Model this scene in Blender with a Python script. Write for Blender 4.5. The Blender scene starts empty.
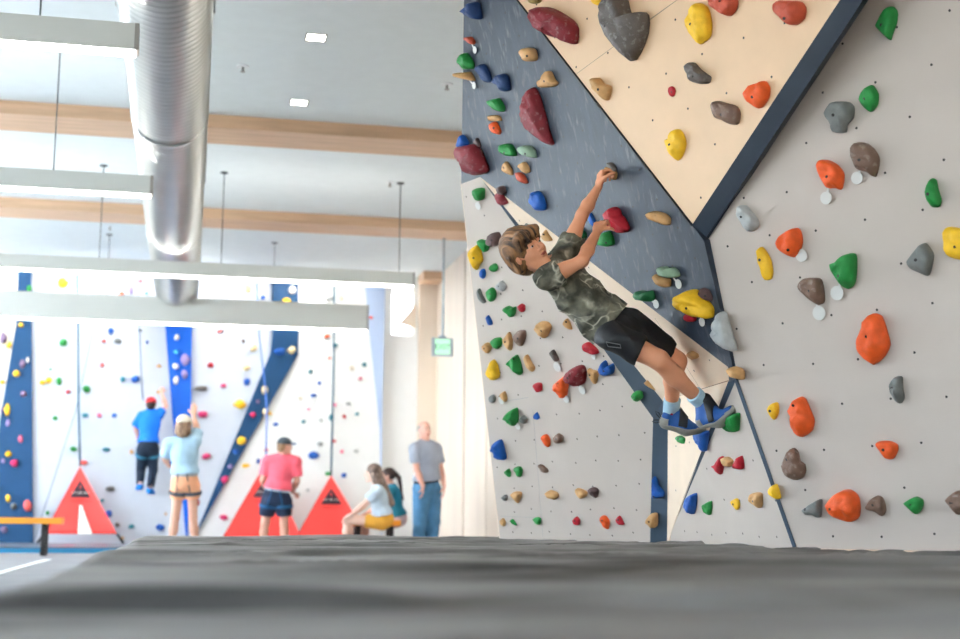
import bpy, bmesh, math, random
import numpy as np
from mathutils import Vector, Matrix, noise
from mathutils.bvhtree import BVHTree
random.seed(7)
SC = bpy.context.scene
COL = SC.collection
PI = math.pi
# ---------------------------------------------------------------- camera frame
F = 1350.0
CAM = Vector((0, 0, 0.42))
yaw, pit, rol = math.radians(12.1), math.radians(8.55), math.radians(0.4)
FW = Vector((math.sin(yaw)*math.cos(pit), math.cos(yaw)*math.cos(pit), math.sin(pit)))
R0 = Vector((math.cos(yaw), -math.sin(yaw), 0)); U0 = R0.cross(FW)
RT = R0*math.cos(rol) + U0*math.sin(rol); UP = U0*math.cos(rol) - R0*math.sin(rol)
def ray(x, y): return FW + RT*((x-480)/F) + UP*((319.5-y)/F)
def W(x, y, d): return CAM + ray(x, y)*d
def hitz(x, y, z):
    r = ray(x, y); return CAM + r*((z-CAM.z)/r.z)
def hitY(x, y, Y):
    r = ray(x, y); return CAM + r*(Y/r.y)
def hitX(x, y, X):
    r = ray(x, y); return CAM + r*(X/r.x)
class Plane:
    def __init__(s, a, b, c):
        a, b, c = [W(*q) for q in (a, b, c)]
        n = (b-a).cross(c-a).normalized()
        if n.dot(CAM-a) < 0: n = -n
        s.o, s.n = a, n
        up = Vector((0, 0, 1)); s.v = (up - n*up.dot(n)).normalized(); s.u = s.v.cross(n)
    def hit(s, x, y, off=0.0):
        r = ray(x, y); return CAM + r*((s.o + s.n*off - CAM).dot(s.n)/r.dot(s.n))
    def depth(s, x, y): return (s.hit(x, y)-CAM).dot(FW)
# ---------------------------------------------------------------- helpers
def srgb(c):
    return tuple(((v/255)/12.92 if v/255 <= .04045 else ((v/255+.055)/1.055)**2.4) for v in c)
MATS = {}
def mat(name, rgb, rough=.6, var=.12, scale=6.0, bump=.0, bscale=60, metal=0.0, chalk=0.0, spec=.4, stretch=None, emit=0, alpha=None, trans=0):
    if name in MATS: return MATS[name]
    m = bpy.data.materials.new(name); m.use_nodes = True
    nt = m.node_tree; b = nt.nodes['Principled BSDF']
    c = srgb(rgb)
    b.inputs['Roughness'].default_value = rough; b.inputs['Metallic'].default_value = metal
    b.inputs['Specular IOR Level'].default_value = spec
    tc = nt.nodes.new('ShaderNodeTexCoord'); mp = nt.nodes.new('ShaderNodeMapping')
    nt.links.new(tc.outputs['Object'], mp.inputs[0])
    if stretch: mp.inputs['Rotation'].default_value = stretch[0]; mp.inputs['Scale'].default_value = stretch[1]
    n = nt.nodes.new('ShaderNodeTexNoise'); n.inputs['Scale'].default_value = scale; n.inputs['Detail'].default_value = 5
    nt.links.new(mp.outputs[0], n.inputs['Vector'])
    r = nt.nodes.new('ShaderNodeValToRGB')
    r.color_ramp.elements[0].position = .3; r.color_ramp.elements[1].position = .7
    r.color_ramp.elements[0].color = tuple(max(0, v*(1-var)) for v in c)+(1,)
    r.color_ramp.elements[1].color = tuple(min(1, v*(1+var)+var*.02) for v in c)+(1,)
    nt.links.new(n.outputs['Fac'], r.inputs[0]); out = r.outputs[0]
    if chalk:
        n2 = nt.nodes.new('ShaderNodeTexNoise'); n2.inputs['Scale'].default_value = scale*1.7; n2.inputs['Detail'].default_value = 3
        nt.links.new(mp.outputs[0], n2.inputs['Vector'])
        r2 = nt.nodes.new('ShaderNodeValToRGB'); r2.color_ramp.elements[0].position = .56; r2.color_ramp.elements[1].position = .78
        r2.color_ramp.elements[1].color = (chalk,)*3+(1,)
        nt.links.new(n2.outputs['Fac'], r2.inputs[0])
        mx = nt.nodes.new('ShaderNodeMix'); mx.data_type = 'RGBA'
        nt.links.new(r2.outputs[0], mx.inputs[0]); nt.links.new(out, mx.inputs[6]); mx.inputs[7].default_value = (.8, .78, .74, 1)
        out = mx.outputs[2]
    nt.links.new(out, b.inputs['Base Color'])
    if bump:
        nb = nt.nodes.new('ShaderNodeTexNoise'); nb.inputs['Scale'].default_value = bscale; nb.inputs['Detail'].default_value = 3
        nt.links.new(mp.outputs[0], nb.inputs['Vector'])
        bp = nt.nodes.new('ShaderNodeBump'); bp.inputs['Strength'].default_value = bump; bp.inputs['Distance'].default_value = .01
        nt.links.new(nb.outputs['Fac'], bp.inputs['Height']); nt.links.new(bp.outputs[0], b.inputs['Normal'])
    if emit:
        b.inputs['Emission Color'].default_value = c+(1,); b.inputs['Emission Strength'].default_value = emit
    if trans: b.inputs['Transmission Weight'].default_value = trans
    MATS[name] = m
    return m
def tag(o, label=None, cat=None, group=None, kind=None):
    if label: o['label'] = label
    if cat: o['category'] = cat
    if group: o['group'] = group
    if kind: o['kind'] = kind
    return o
def empty(name, loc, label=None, cat=None, group=None, kind=None):
    o = bpy.data.objects.new(name, None); COL.objects.link(o); o.location = loc; o.empty_display_size = .1
    return tag(o, label, cat, group, kind)
def mesh_obj(name, verts, faces, mats, parent=None, smooth=False, origin=None, idx=None):
    """verts in world coordinates; the object's origin goes to `origin` (default: the parent's origin or the verts' mean)"""
    V = np.asarray([tuple(v) for v in verts], dtype=float) if not isinstance(verts, np.ndarray) else verts
    if origin is None: origin = Vector(V.mean(axis=0)) if len(V) else Vector()
    origin = Vector(origin)
    L = V - np.array(origin)
    me = bpy.data.meshes.new(name)
    me.from_pydata(L.tolist(), [], faces if isinstance(faces, list) else faces.tolist())
    if not isinstance(mats, (list, tuple)): mats = [mats]
    for m in mats: me.materials.append(m)
    if idx is not None: me.polygons.foreach_set('material_index', np.asarray(idx, dtype=np.int32))
    if smooth: me.polygons.foreach_set('use_smooth', [True]*len(me.polygons))
    me.update()
    o = bpy.data.objects.new(name, me); COL.objects.link(o)
    if parent:
        po = Vector(parent.get('_wo', parent.location)); o.parent = parent; o.location = origin - po
    else: o.location = origin
    o['_wo'] = tuple(origin)
    return o
class MB:
    """collects shapes in world coordinates for one mesh"""
    def __init__(s): s.v, s.f, s.i = [], [], []
    def add(s, vs, fs, i=0):
        k = len(s.v); s.v += [tuple(v) for v in vs]; s.f += [[k+a for a in f] for f in fs]; s.i += [i]*len(fs); return s
    def box(s, lo, hi, i=0):
        x0, y0, z0 = lo; x1, y1, z1 = hi
        vs = [(x0,y0,z0),(x1,y0,z0),(x1,y1,z0),(x0,y1,z0),(x0,y0,z1),(x1,y0,z1),(x1,y1,z1),(x0,y1,z1)]
        return s.add(vs, [[0,3,2,1],[4,5,6,7],[0,1,5,4],[1,2,6,5],[2,3,7,6],[3,0,4,7]], i)
    def prism(s, pts, d, i=0):
        n = len(pts); d = Vector(d); pts = [Vector(p) for p in pts]
        vs = pts + [p+d for p in pts]
        return s.add(vs, [list(range(n)), list(range(2*n-1, n-1, -1))] + [[k, n+k, n+(k+1) % n, (k+1) % n] for k in range(n)], i)
    def tube(s, path, r, n=10, i=0, cap=True):
        path = [Vector(p) for p in path]; rs = r if isinstance(r, (list, tuple)) else [r]*len(path)
        vs, fs = [], []
        ref = Vector((0, 0, 1)); d0 = (path[1]-path[0]).normalized()
        if abs(d0.dot(ref)) > .9: ref = Vector((1, 0, 0))
        for k, p in enumerate(path):
            d = (path[min(k+1, len(path)-1)]-path[max(k-1, 0)]).normalized()
            a = d.cross(ref).normalized(); b = d.cross(a)
            for q in range(n):
                t = 2*PI*q/n; vs.append(p + a*(rs[k]*math.cos(t)) + b*(rs[k]*math.sin(t)))
        for k in range(len(path)-1):
            for q in range(n): fs.append([k*n+q, k*n+(q+1) % n, (k+1)*n+(q+1) % n, (k+1)*n+q])
        if cap: fs += [list(range(n))[::-1], [(len(path)-1)*n+q for q in range(n)]]
        return s.add(vs, fs, i)
    def disc(s, c, nrm, r, th, n=14, i=0):
        c = Vector(c); nrm = Vector(nrm).normalized(); a = nrm.orthogonal().normalized(); b = nrm.cross(a)
        pts = [c + a*(r*math.cos(2*PI*k/n)) + b*(r*math.sin(2*PI*k/n)) for k in range(n)]
        return s.prism(pts, nrm*th, i)
    def build(s, name, mats, parent=None, smooth=False, origin=None):
        return mesh_obj(name, s.v, s.f, mats, parent, smooth, origin, s.i)
# ---------------------------------------------------------------- implicit surfaces (one continuous skin)
def V3(v): return np.array(tuple(v), dtype=np.float32)
class Vol:
    def __init__(s, lo, hi, h):
        s.h = h; s.lo = np.array(tuple(lo), dtype=np.float64)
        s.n = np.maximum(3, np.ceil((np.array(tuple(hi))-s.lo)/h).astype(int)+1)
        s.F = np.full(tuple(s.n), .2, dtype=np.float32)
        s.ax = [(s.lo[k] + h*np.arange(s.n[k])).astype(np.float32) for k in range(3)]
    def blk(s, lo, hi):
        a = np.clip(np.floor((np.array(lo)-s.lo)/s.h).astype(int), 0, s.n); b = np.clip(np.ceil((np.array(hi)-s.lo)/s.h).astype(int)+1, 0, s.n)
        sl = tuple(slice(int(a[k]), int(b[k])) for k in range(3))
        X = s.ax[0][sl[0]][:, None, None]; Y = s.ax[1][sl[1]][None, :, None]; Z = s.ax[2][sl[2]][None, None, :]
        return sl, X, Y, Z
    def put(s, d, sl, k, mode):
        f = s.F[sl]
        if f.size == 0: return
        if mode == 'add':
            if k > 0:
                h = np.clip(.5+.5*(f-d)/k, 0, 1); s.F[sl] = f*(1-h)+d*h - k*h*(1-h)
            else: s.F[sl] = np.minimum(f, d)
        elif mode == 'sub': 
            h = np.clip(.5-.5*(f+d)/max(k, 1e-4), 0, 1); s.F[sl] = f*(1-h)-d*h + k*h*(1-h)
    def cone(s, a, b, ra, rb, k=.02, mode='add', m=.07):
        a, b = V3(a), V3(b); M = max(ra, rb)+m+k
        sl, X, Y, Z = s.blk(np.minimum(a, b)-M, np.maximum(a, b)+M)
        ba = b-a; L = float(ba@ba)+1e-9
        t = np.clip(((X-a[0])*ba[0]+(Y-a[1])*ba[1]+(Z-a[2])*ba[2])/L, 0, 1)
        d = np.sqrt((X-a[0]-t*ba[0])**2+(Y-a[1]-t*ba[1])**2+(Z-a[2]-t*ba[2])**2) - (ra+(rb-ra)*t)
        s.put(d, sl, k, mode); return s
    def ell(s, c, A, r, k=.02, mode='add', m=.07):
        """A: three unit axes, r: three radii"""
        c = V3(c); M = max(r)+m+k
        sl, X, Y, Z = s.blk(c-M, c+M)
        q0 = q1 = 0
        for ax, rr in zip(A, r):
            e = (X-c[0])*ax[0]+(Y-c[1])*ax[1]+(Z-c[2])*ax[2]
            q0 = q0 + (e/rr)**2; q1 = q1 + (e/rr**2)**2
        k0 = np.sqrt(q0); d = k0*(k0-1)/np.maximum(np.sqrt(q1), 1e-6)
        s.put(d, sl, k, mode); return s
    def half(s, p, n, k=.004):
        """keep the side where (x-p).n < 0"""
        p, n = V3(p), V3(n); X, Y, Z = s.ax[0][:, None, None], s.ax[1][None, :, None], s.ax[2][None, None, :]
        s.F = np.maximum(s.F, (X-p[0])*n[0]+(Y-p[1])*n[1]+(Z-p[2])*n[2]); return s
    def warp(s, fn): s.F = s.F + fn(s.ax[0][:, None, None], s.ax[1][None, :, None], s.ax[2][None, None, :]).astype(np.float32); return s
    def mesh(s):
        F, h = s.F.copy(), s.h
        for k in range(3):
            i0 = [slice(None)]*3; i0[k] = 0; F[tuple(i0)] = np.maximum(F[tuple(i0)], .001)
            i0[k] = -1; F[tuple(i0)] = np.maximum(F[tuple(i0)], .001)
        nx, ny, nz = F.shape; ins = F < 0
        cnt = np.zeros((nx-1, ny-1, nz-1), dtype=np.int8)
        for a in (0, 1):
            for b in (0, 1):
                for c in (0, 1): cnt += ins[a:nx-1+a, b:ny-1+b, c:nz-1+c]
        cells = np.argwhere((cnt > 0) & (cnt < 8))
        if len(cells) == 0: return np.zeros((0, 3)), []
        idx = np.full(cnt.shape, -1, dtype=np.int32); idx[tuple(cells.T)] = np.arange(len(cells))
        P = np.zeros((len(cells), 3)); N = np.zeros(len(cells))
        corner = [(a, b, c) for a in (0, 1) for b in (0, 1) for c in (0, 1)]
        for p in corner:
            for k in range(3):
                if p[k]: continue
                q = list(p); q[k] = 1
                fa = F[cells[:, 0]+p[0], cells[:, 1]+p[1], cells[:, 2]+p[2]]; fb = F[cells[:, 0]+q[0], cells[:, 1]+q[1], cells[:, 2]+q[2]]
                m = (fa < 0) != (fb < 0); t = np.where(m, fa/np.where(m, fa-fb, 1), 0)
                for j in range(3):
                    P[:, j] += np.where(m, p[j] + (t if j == k else 0), 0)
                N += m
        V = (cells + P/N[:, None])*h + s.lo
        quads = []
        for k in range(3):
            u, v = (k+1) % 3, (k+2) % 3
            sa = [slice(None)]*3; sb = [slice(None)]*3; sa[k] = slice(0, -1); sb[k] = slice(1, None)
            A_, B_ = ins[tuple(sa)], ins[tuple(sb)]
            e = np.argwhere(A_ != B_)
            e = e[(e[:, u] > 0) & (e[:, v] > 0) & (e[:, u] < F.shape[u]-1) & (e[:, v] < F.shape[v]-1)]
            if len(e) == 0: continue
            def ci(du, dv):
                c = e.copy(); c[:, u] -= du; c[:, v] -= dv; return idx[tuple(c.T)]
            q = np.stack([ci(1, 1), ci(0, 1), ci(0, 0), ci(1, 0)], 1)
            fl = ~A_[tuple(e.T)]; q[fl] = q[fl][:, ::-1]
            quads.append(q)
        return V, np.concatenate(quads)
    def build(s, name, mats, parent=None, origin=None, matfn=None):
        V, Q = s.mesh(); idx = None
        if matfn is not None and len(V): idx = matfn(V[Q].mean(axis=1))
        return mesh_obj(name, V, Q, mats, parent, True, origin, idx)
# ---------------------------------------------------------------- materials
M = {}
M['ceiling'] = mat('ceiling paint', (222, 229, 230), .85, .02)
M['plaster'] = mat('white plaster', (226, 226, 224), .8, .02)
M['wood_wall'] = mat('pale plywood lining', (234, 218, 200), .6, .06, 3, stretch=((0, 0, 0), (1, 1, .15)))
M['glulam'] = mat('glulam beam wood', (206, 170, 138), .55, .12, 5, stretch=((0, 0, 0), (.25, 3, 3)))
M['dark_gap'] = mat('dark gap', (70, 58, 50), .8)
M['floor'] = mat('grey gym floor', (134, 136, 140), .7, .08, 3)
M['white_line'] = mat('white floor line', (235, 238, 240), .6, .02)
M['slate'] = mat('slate blue painted ply', (40, 51, 65), .5, .14, 3.2, bump=.12, bscale=90, chalk=.10, stretch=((0, .55, .3), (7, 7, 1.3)))
M['slate2'] = mat('slate blue painted strip', (66, 82, 98), .55, .12, 5, bump=.1)
M['navy_trim'] = mat('dark navy trim', (36, 47, 60), .45, .1, 5, bump=.08)
M['trim_edge'] = mat('black blue edge', (20, 26, 34), .5, .1)
M['grey_panel'] = mat('warm grey painted ply', (190, 177, 166), .6, .04, 2.5, bump=.06, bscale=120, chalk=.06)
M['ply'] = mat('pale birch ply', (218, 182, 144), .5, .045, 2.2, bump=.03, stretch=((.3, 0, .4), (.5, 2.5, 2.5)))
M['ply_pale'] = mat('very pale birch ply', (234, 210, 184), .5, .04, 2.2, bump=.03, stretch=((.3, 0, .4), (.5, 2.5, 2.5)))
M['ply_edge'] = mat('brown ply edge', (140, 104, 76), .6)
M['nut'] = mat('dark t-nut hole', (44, 38, 36), .5)
M['seam'] = mat('panel seam', (150, 132, 112), .7)
M['seam_grey'] = mat('grey seam', (160, 158, 156), .7)
M['vinyl'] = None
M['tag'] = mat('white plastic tag', (206, 204, 198), .4, .02)
HC = dict(red=(186, 28, 44), maroon=(132, 34, 44), orange=(238, 92, 30), rust=(196, 80, 52), green=(30, 136, 58), paleg=(142, 170, 142), blue=(20, 86, 170),
          navy=(28, 60, 108), yellow=(246, 190, 34), tan=(204, 156, 100), brown=(124, 96, 80), dbrown=(92, 68, 66), grey=(116, 118, 114), lgrey=(178, 180, 178),
          dgrey=(98, 90, 84), olive=(146, 124, 60), teal=(44, 122, 136), coral=(228, 92, 84), pink=(224, 110, 140), magenta=(196, 40, 96), white=(232, 228, 222),
          pale=(240, 214, 160), lilac=(150, 132, 178), mauve=(122, 100, 128), beige=(214, 206, 190), cyan=(80, 190, 225), gdark=(24, 108, 60))
HN = dict(red='red', maroon='dark maroon', orange='orange', rust='rust red', green='green', paleg='chalky pale green', blue='blue', navy='navy', yellow='yellow', tan='tan',
          brown='brown', dbrown='dark brown', grey='grey', lgrey='light grey', dgrey='grey-brown', olive='olive', teal='teal', coral='coral', pink='pink',
          magenta='magenta', white='white', pale='pale yellow', lilac='lilac', mauve='mauve', beige='beige', cyan='cyan', gdark='dark green')
def hmat(c, near=True):
    return mat(f'hold {c}', HC[c], .55, .14, 22 if near else 8, bump=.35 if near else .1, bscale=160,
               chalk=.25 if near and c in ('maroon', 'brown', 'dgrey') else 0)
# ---------------------------------------------------------------- the room
XL, XR, YB, YF, ZC = -7.0, 3.88, -6.0, 21.9, 4.385
YR = 21.4
def struct(o): return tag(o, kind='structure')
def wall_obj(name, boxes, m):
    b = MB()
    for lo, hi in boxes: b.box(lo, hi)
    return struct(b.build(name, m, origin=boxes[0][0]))
wall_obj('floor', [((XL-.2, YB-.2, -.1), (XR+.2, YF+.3, 0))], M['floor'])
wall_obj('ceiling', [((XL-.2, YB-.2, ZC), (XR+.2, YF+.3, ZC+.15))], M['ceiling'])
# left wall with five tall windows, three unseen back ones added as fill light
def win_wall(name, axis, at, lo, hi, wins, z0, z1):
    bx = []; t = .2
    def seg(a, b, za, zb):
        if axis == 'x': bx.append(((at-t, a, za), (at, b, zb)))
        else: bx.append(((a, at-t, za), (b, at, zb)))
    e = lo
    for a, b in wins: seg(e, a, 0, ZC); seg(a, b, 0, z0); seg(a, b, z1, ZC); e = b
    seg(e, hi, 0, ZC); wall_obj(name, bx, M['plaster'])
LW = [(-4.5, -1.5), (0, 3), (4.5, 7.5), (9, 12), (13.5, 16.5), (17.3, 19.8)]
win_wall('wall_left', 'x', XL, YB, YF, LW, .9, 3.7)
FILL_BW = [(-6, -3.2), (-2.2, .6), (1.2, 3.2)]
win_wall('wall_back', 'y', YB, XL, XR, FILL_BW, .9, 3.7)
M['frame'] = mat('grey window frame', (120, 124, 128), .4)
g = bpy.data.materials.new('window glass'); g.use_nodes = True
gb = g.node_tree.nodes['Principled BSDF']; gb.inputs['Base Color'].default_value = (.92, .96, 1, 1); gb.inputs['Roughness'].default_value = 0
gb.inputs['Transmission Weight'].default_value = 1; gb.inputs['IOR'].default_value = 1.02
M['glass'] = g
for k, (ax, at, (a, b)) in enumerate([('x', XL, w) for w in LW] + [('y', YB, w) for w in FILL_BW]):  # the back wall ones are put in only to let fill in
    fr = MB(); gl = MB()
    def bx(B, a0, b0, za, zb, t0, t1):
        if ax == 'x': B.box((at-t1, a0, za), (at-t0, b0, zb))
        else: B.box((a0, at-t1, za), (b0, at-t0, zb))
    for a0, b0, za, zb in ((a, b, .9, .96), (a, b, 3.64, 3.7), (a, a+.06, .96, 3.64), (b-.06, b, .96, 3.64), ((a+b)/2-.03, (a+b)/2+.03, .96, 3.64)):
        bx(fr, a0, b0, za, zb, .06, .14)
    w = struct(fr.build(f'window_{k+1}', M['frame']))
    bx(gl, a+.06, b-.06, .96, 3.64, .095, .1); gl.build('pane', M['glass'], w)
# right-hand room wall: lining panels with a dark joint, short return and bright doorway at the far corner
wall_obj('wall_right', [((XR, YB, 0), (XR+.2, 19.12, ZC)), ((XR, 19.20, 0), (XR+.2, YF+.3, ZC))], M['wood_wall'])
wall_obj('trim_1', [((XR+.03, 19.12, 0), (XR+.2, 19.20, ZC))], M['dark_gap'])
for k, yy in enumerate((13.2, 15.6, 17.6)):
    wall_obj(f'trim_{k+2}', [((XR-.012, yy, 0), (XR, yy+.10, ZC))], M['wood_wall'])
xr = hitY(418, 400, YR).x
wall_obj('wall_return', [((xr, YR, 0), (XR, YF, ZC))], M['wood_wall'])
wall_obj('trim_5', [((xr-.02, YR-.5, ZC-.13), (XR, YR, ZC))], M['glulam'])
x1 = hitY(378, 400, YR+.1).x; ZY = YR+.1
M['white_wall'] = mat('bright white wall', (244, 244, 242), .7, .01)
zw0, zw1 = hitY(400, 336, ZY).z, hitY(400, 287, ZY).z
wx0, wx1 = hitY(391, 300, ZY).x, hitY(415, 300, ZY).x
wall_obj('wall_corner', [((x1, ZY, 0), (xr, YF, zw0)), ((x1, ZY, zw1), (xr, YF, ZC)), ((x1, ZY, zw0), (wx0, YF, zw1)), ((wx1, ZY, zw0), (xr, YF, zw1))], M['white_wall'])
b = MB()
for lo, hi in (((wx0, ZY+.05, zw0), (wx1, ZY+.1, zw0+.03)), ((wx0, ZY+.05, zw1-.03), (wx1, ZY+.1, zw1)), ((wx0, ZY+.05, zw0), (wx0+.03, ZY+.1, zw1)), ((wx1-.03, ZY+.05, zw0), (wx1, ZY+.1, zw1))): b.box(lo, hi)
w = struct(b.build('window_10', M['white_wall'])); MB().box((wx0+.03, ZY+.07, zw0+.03), (wx1-.03, ZY+.075, zw1-.03)).build('pane', M['glass'], w)
b = MB(); p = [hitY(399, 323, YR), hitY(416, 304, YR), hitY(416, 328, YR)]; b.prism(p, (0, .08, 0)); struct(b.build('trim_6', M['wood_wall']))
wall_obj('wall_far', [((XL, 21.72, 0), (x1, 21.9, ZC))], M['plaster'])
# ceiling beams
for k, (px, py, py2) in enumerate(((0, 113, 130), (0, 207, 219))):
    y0 = hitz(px, py, 4.253).y; y1 = y0+.6
    wall_obj(f'beam_{k+1}', [((XL, y0, 4.253), (XR, y1, ZC))], M['glulam'])
wall_obj('beam_3', [((XL, 4.85, 4.253), (XR, 5.45, ZC))], M['glulam'])
# ---------------------------------------------------------------- near climbing wall
PL = {}
PL['D'] = Plane((692, 225, 6.33), (728, 367, 6.27), (480, 177, 8.0))       # slate overhang
PL['L'] = Plane((480, 177, 8.0), (500, 537, 9.2), (650, 540, 8.0))         # grey panel on the far side
dL = PL['L'].depth
PL['C'] = Plane((480, 177, 8.0), (728, 367, 6.27), (663, 401, dL(658, 410)+.03))
PL['S'] = Plane((480, 177, 8.0), (653, 418, dL(653, 418)), (663, 401, dL(658, 410)+.03))
PL['K'] = Plane((653, 418, dL(653, 418)), (668, 408, 7.5), (650, 540, 8.0))
dK = PL['K'].depth
PL['LC'] = Plane((668, 408, 7.5), (729, 381, 6.30), (667, 540, dK(667, 540)))
PL['R'] = Plane((736, 380, 6.25), (795, 547, 6.1), (960, 551, 5.55))
dR, dD = PL['R'].depth, PL['D'].depth
PL['T'] = Plane((736, 380, 6.25), (667, 540, dK(667, 540)), (795, 547, 6.1))
PL['TS'] = Plane((729, 381, 6.29), (736, 380, 6.25), (667, 540, dK(667, 540)))
PL['B'] = Plane((692, 225, 6.33), (704, 241, dR(704, 241)), (840, 0, 5.5))
PL['U'] = Plane((692, 225, 6.33), (517, 0, dD(517, 0)), (840, 0, 5.5))
BODY = {}
cw = empty('climbing_wall', W(650, 545, 7.5), 'angular climbing wall of grey, slate-blue and bare plywood facets carrying the climbing boy', 'climbing wall')
def facet(key, name, label, pts, m, th=.05, nuts=0, seams=(), seam_m='seam', extra=None):
    P = PL[key]; b = MB(); pp = [P.hit(x, y) for x, y in pts]
    if (pp[1]-pp[0]).cross(pp[2]-pp[0]).dot(P.n) < 0: pp = pp[::-1]
    b.prism(pp, -P.n*th, 0)
    xy = [((p-P.o).dot(P.u), (p-P.o).dot(P.v)) for p in pp]
    def inside(u, v, mg=.03):
        c = False; md = 9
        for i in range(len(xy)):
            (x1_, y1_), (x2_, y2_) = xy[i], xy[i-1]
            if (y1_ > v) != (y2_ > v) and u < (x2_-x1_)*(v-y1_)/(y2_-y1_)+x1_: c = not c
            dx, dy = x2_-x1_, y2_-y1_; t = max(0, min(1, ((u-x1_)*dx+(v-y1_)*dy)/(dx*dx+dy*dy))); md = min(md, math.hypot(u-x1_-t*dx, v-y1_-t*dy))
        return c and md > mg
    if nuts:
        us = [a for a, _ in xy]; vs = [c for _, c in xy]; row = 0; v = min(vs)+.12
        rng = random.Random(len(name)*7+int(nuts*100))
        while v < max(vs):
            u = min(us) + (nuts/2 if row % 2 else 0)
            while u < max(us):
                uu, vv = u+rng.uniform(-.012, .012), v+rng.uniform(-.012, .012)
                if inside(uu, vv): b.disc(P.o+P.u*uu+P.v*vv, P.n, .0058, .0006, 8, 1)
                u += nuts
            v += nuts*.8; row += 1
    for (xa, ya, xb, yb, wd) in seams:
        a, c = P.hit(xa, ya), P.hit(xb, yb); d = (c-a).normalized().cross(P.n)*wd
        q = [a-d, c-d, c+d, a+d]
        if (q[1]-q[0]).cross(q[2]-q[0]).dot(P.n) < 0: q = q[::-1]
        b.prism([v_+P.n*.0004 for v_ in q], P.n*.0006, 2)
    o = b.build(name, [M[m], M['nut'], M[seam_m]], cw); tag(o, label)
    V = [P.o+P.u*u+P.v*v for u, v in xy]
    BODY[key] = o; return o
up1, up2 = (517-175*.85, -225*.85), (863+.72*300, -300*1.08)
facet('D', 'overhang_panel', 'slate-blue overhanging panel', [(692, 225), (704, 241), (736, 380), (729, 381), (728, 367), (480, 177), (461, 184), (465, -60), (470, -60.4)], 'slate', nuts=.2)
facet('U', 'upper_panel', 'bare plywood panel at the top', [(692, 225), (470, -60.4), (470, -300), (1018, -300), (840, 0)], 'ply', nuts=.26, seams=((575, 75, 680, -2, .0012), (612, 46, 680, -2, .0012)))
facet('R', 'corner_panel', 'large warm grey panel', [(704, 241), (736, 380), (799, 560), (1200, 572), (1200, -300), (1069, -300), (863, 0)], 'grey_panel', nuts=.24)
facet('L', 'side_panel', 'light grey panel with many small holds', [(461, 184), (480, 177), (653, 418), (650, 552), (501, 548)], 'grey_panel', nuts=.2, seams=((533, 410, 543, 537, .0012), (506, 401, 528, 397.5, .0016), (500, 516, 543, 518, .001)), seam_m='seam_grey')
facet('C', 'plywood_band', 'bare plywood band', [(480, 177), (728, 367), (729, 381), (663, 401)], 'ply_pale', nuts=.3, seams=((655, 318, 700, 388, .001),))
facet('S', 'slate_strip', 'slate-blue wedge strip', [(480, 177), (663, 401), (653, 418)], 'slate2')
facet('K', 'slate_strip', 'slate-blue upright strip', [(653, 418), (663, 401), (668, 408), (667, 552), (649.5, 552)], 'slate2')
facet('LC', 'lower_panel', 'bare plywood triangle near the mat', [(663, 401), (668, 408), (667, 552), (671, 532), (729, 381)], 'ply_pale', nuts=.3)
facet('T', 'triangle_panel', 'grey triangular panel', [(736, 380), (667, 541), (667, 552), (799, 560)], 'grey_panel', nuts=.22)
facet('TS', 'slate_strip', 'narrow slate-blue strip', [(728, 382), (737, 379), (669, 541), (667, 541)], 'slate2', th=.04)
facet('B', 'navy_beam', 'dark navy band', [(692, 225), (704, 241), (863, 0), (1069, -312), (1046, -312), (840, 0)], 'navy_trim', th=.06)
def strip(name, label, pts, w, m, off=.0, par=None):
    b = MB()
    for k in range(len(pts)-1):
        a, c = pts[k], pts[k+1]; b.tube([a, c], w, 4)
    return tag(b.build(name, M[m], par or cw), label)
R_ = PL['R']
strip('trim_strip', 'dark edge of the navy band', [R_.hit(705.5, 240.5, .01), R_.hit(864.5, 0, .01), R_.hit(1068, -300, .01)], .0085, 'trim_edge')
strip('trim_strip', 'slate-blue corner strip', [R_.hit(704.5, 242, .0), R_.hit(736.5, 380, .0), R_.hit(797, 553, .0)], .0115, 'slate2')
strip('trim_strip', 'dark lower edge of the plywood top', [PL['D'].hit(692, 225, .0), PL['D'].hit(470, -60.4, .0)], .009, 'trim_edge')
strip('trim_strip', 'brown plywood edge', [PL['C'].hit(663, 401.5, .0), PL['C'].hit(729, 381, .0)], .006, 'ply_edge')
# the wall's far end is closed back to the room wall, and a kerb board runs along its foot
b = MB(); e = [PL['D'].hit(470, -60.4, -.05), PL['D'].hit(461.3, 184, -.05), PL['L'].hit(501, 548, -.05)]
e0 = PL['U'].hit(470, -300, -.05)
for a, c in ((e0, e[0]), (e[0], e[1]), (e[1], e[2])):
    a2, c2 = Vector((XR-.02, a.y+.9, a.z)), Vector((XR-.02, c.y+.9, c.z))
    b.prism([a, c, c2, a2], (0, .02, 0))
tag(b.build('end_panel', M['ply_pale'], cw), 'bare plywood end closing the wall')
b = MB(); a, c = R_.hit(799, 551, .004), R_.hit(1200, 559, .004); b.prism([a, c, c+Vector((0, 0, .012)), a+Vector((0, 0, .012))], R_.n*.012)
tag(b.build('kickboard', M['ply_pale'], cw), 'pale kickboard')
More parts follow.
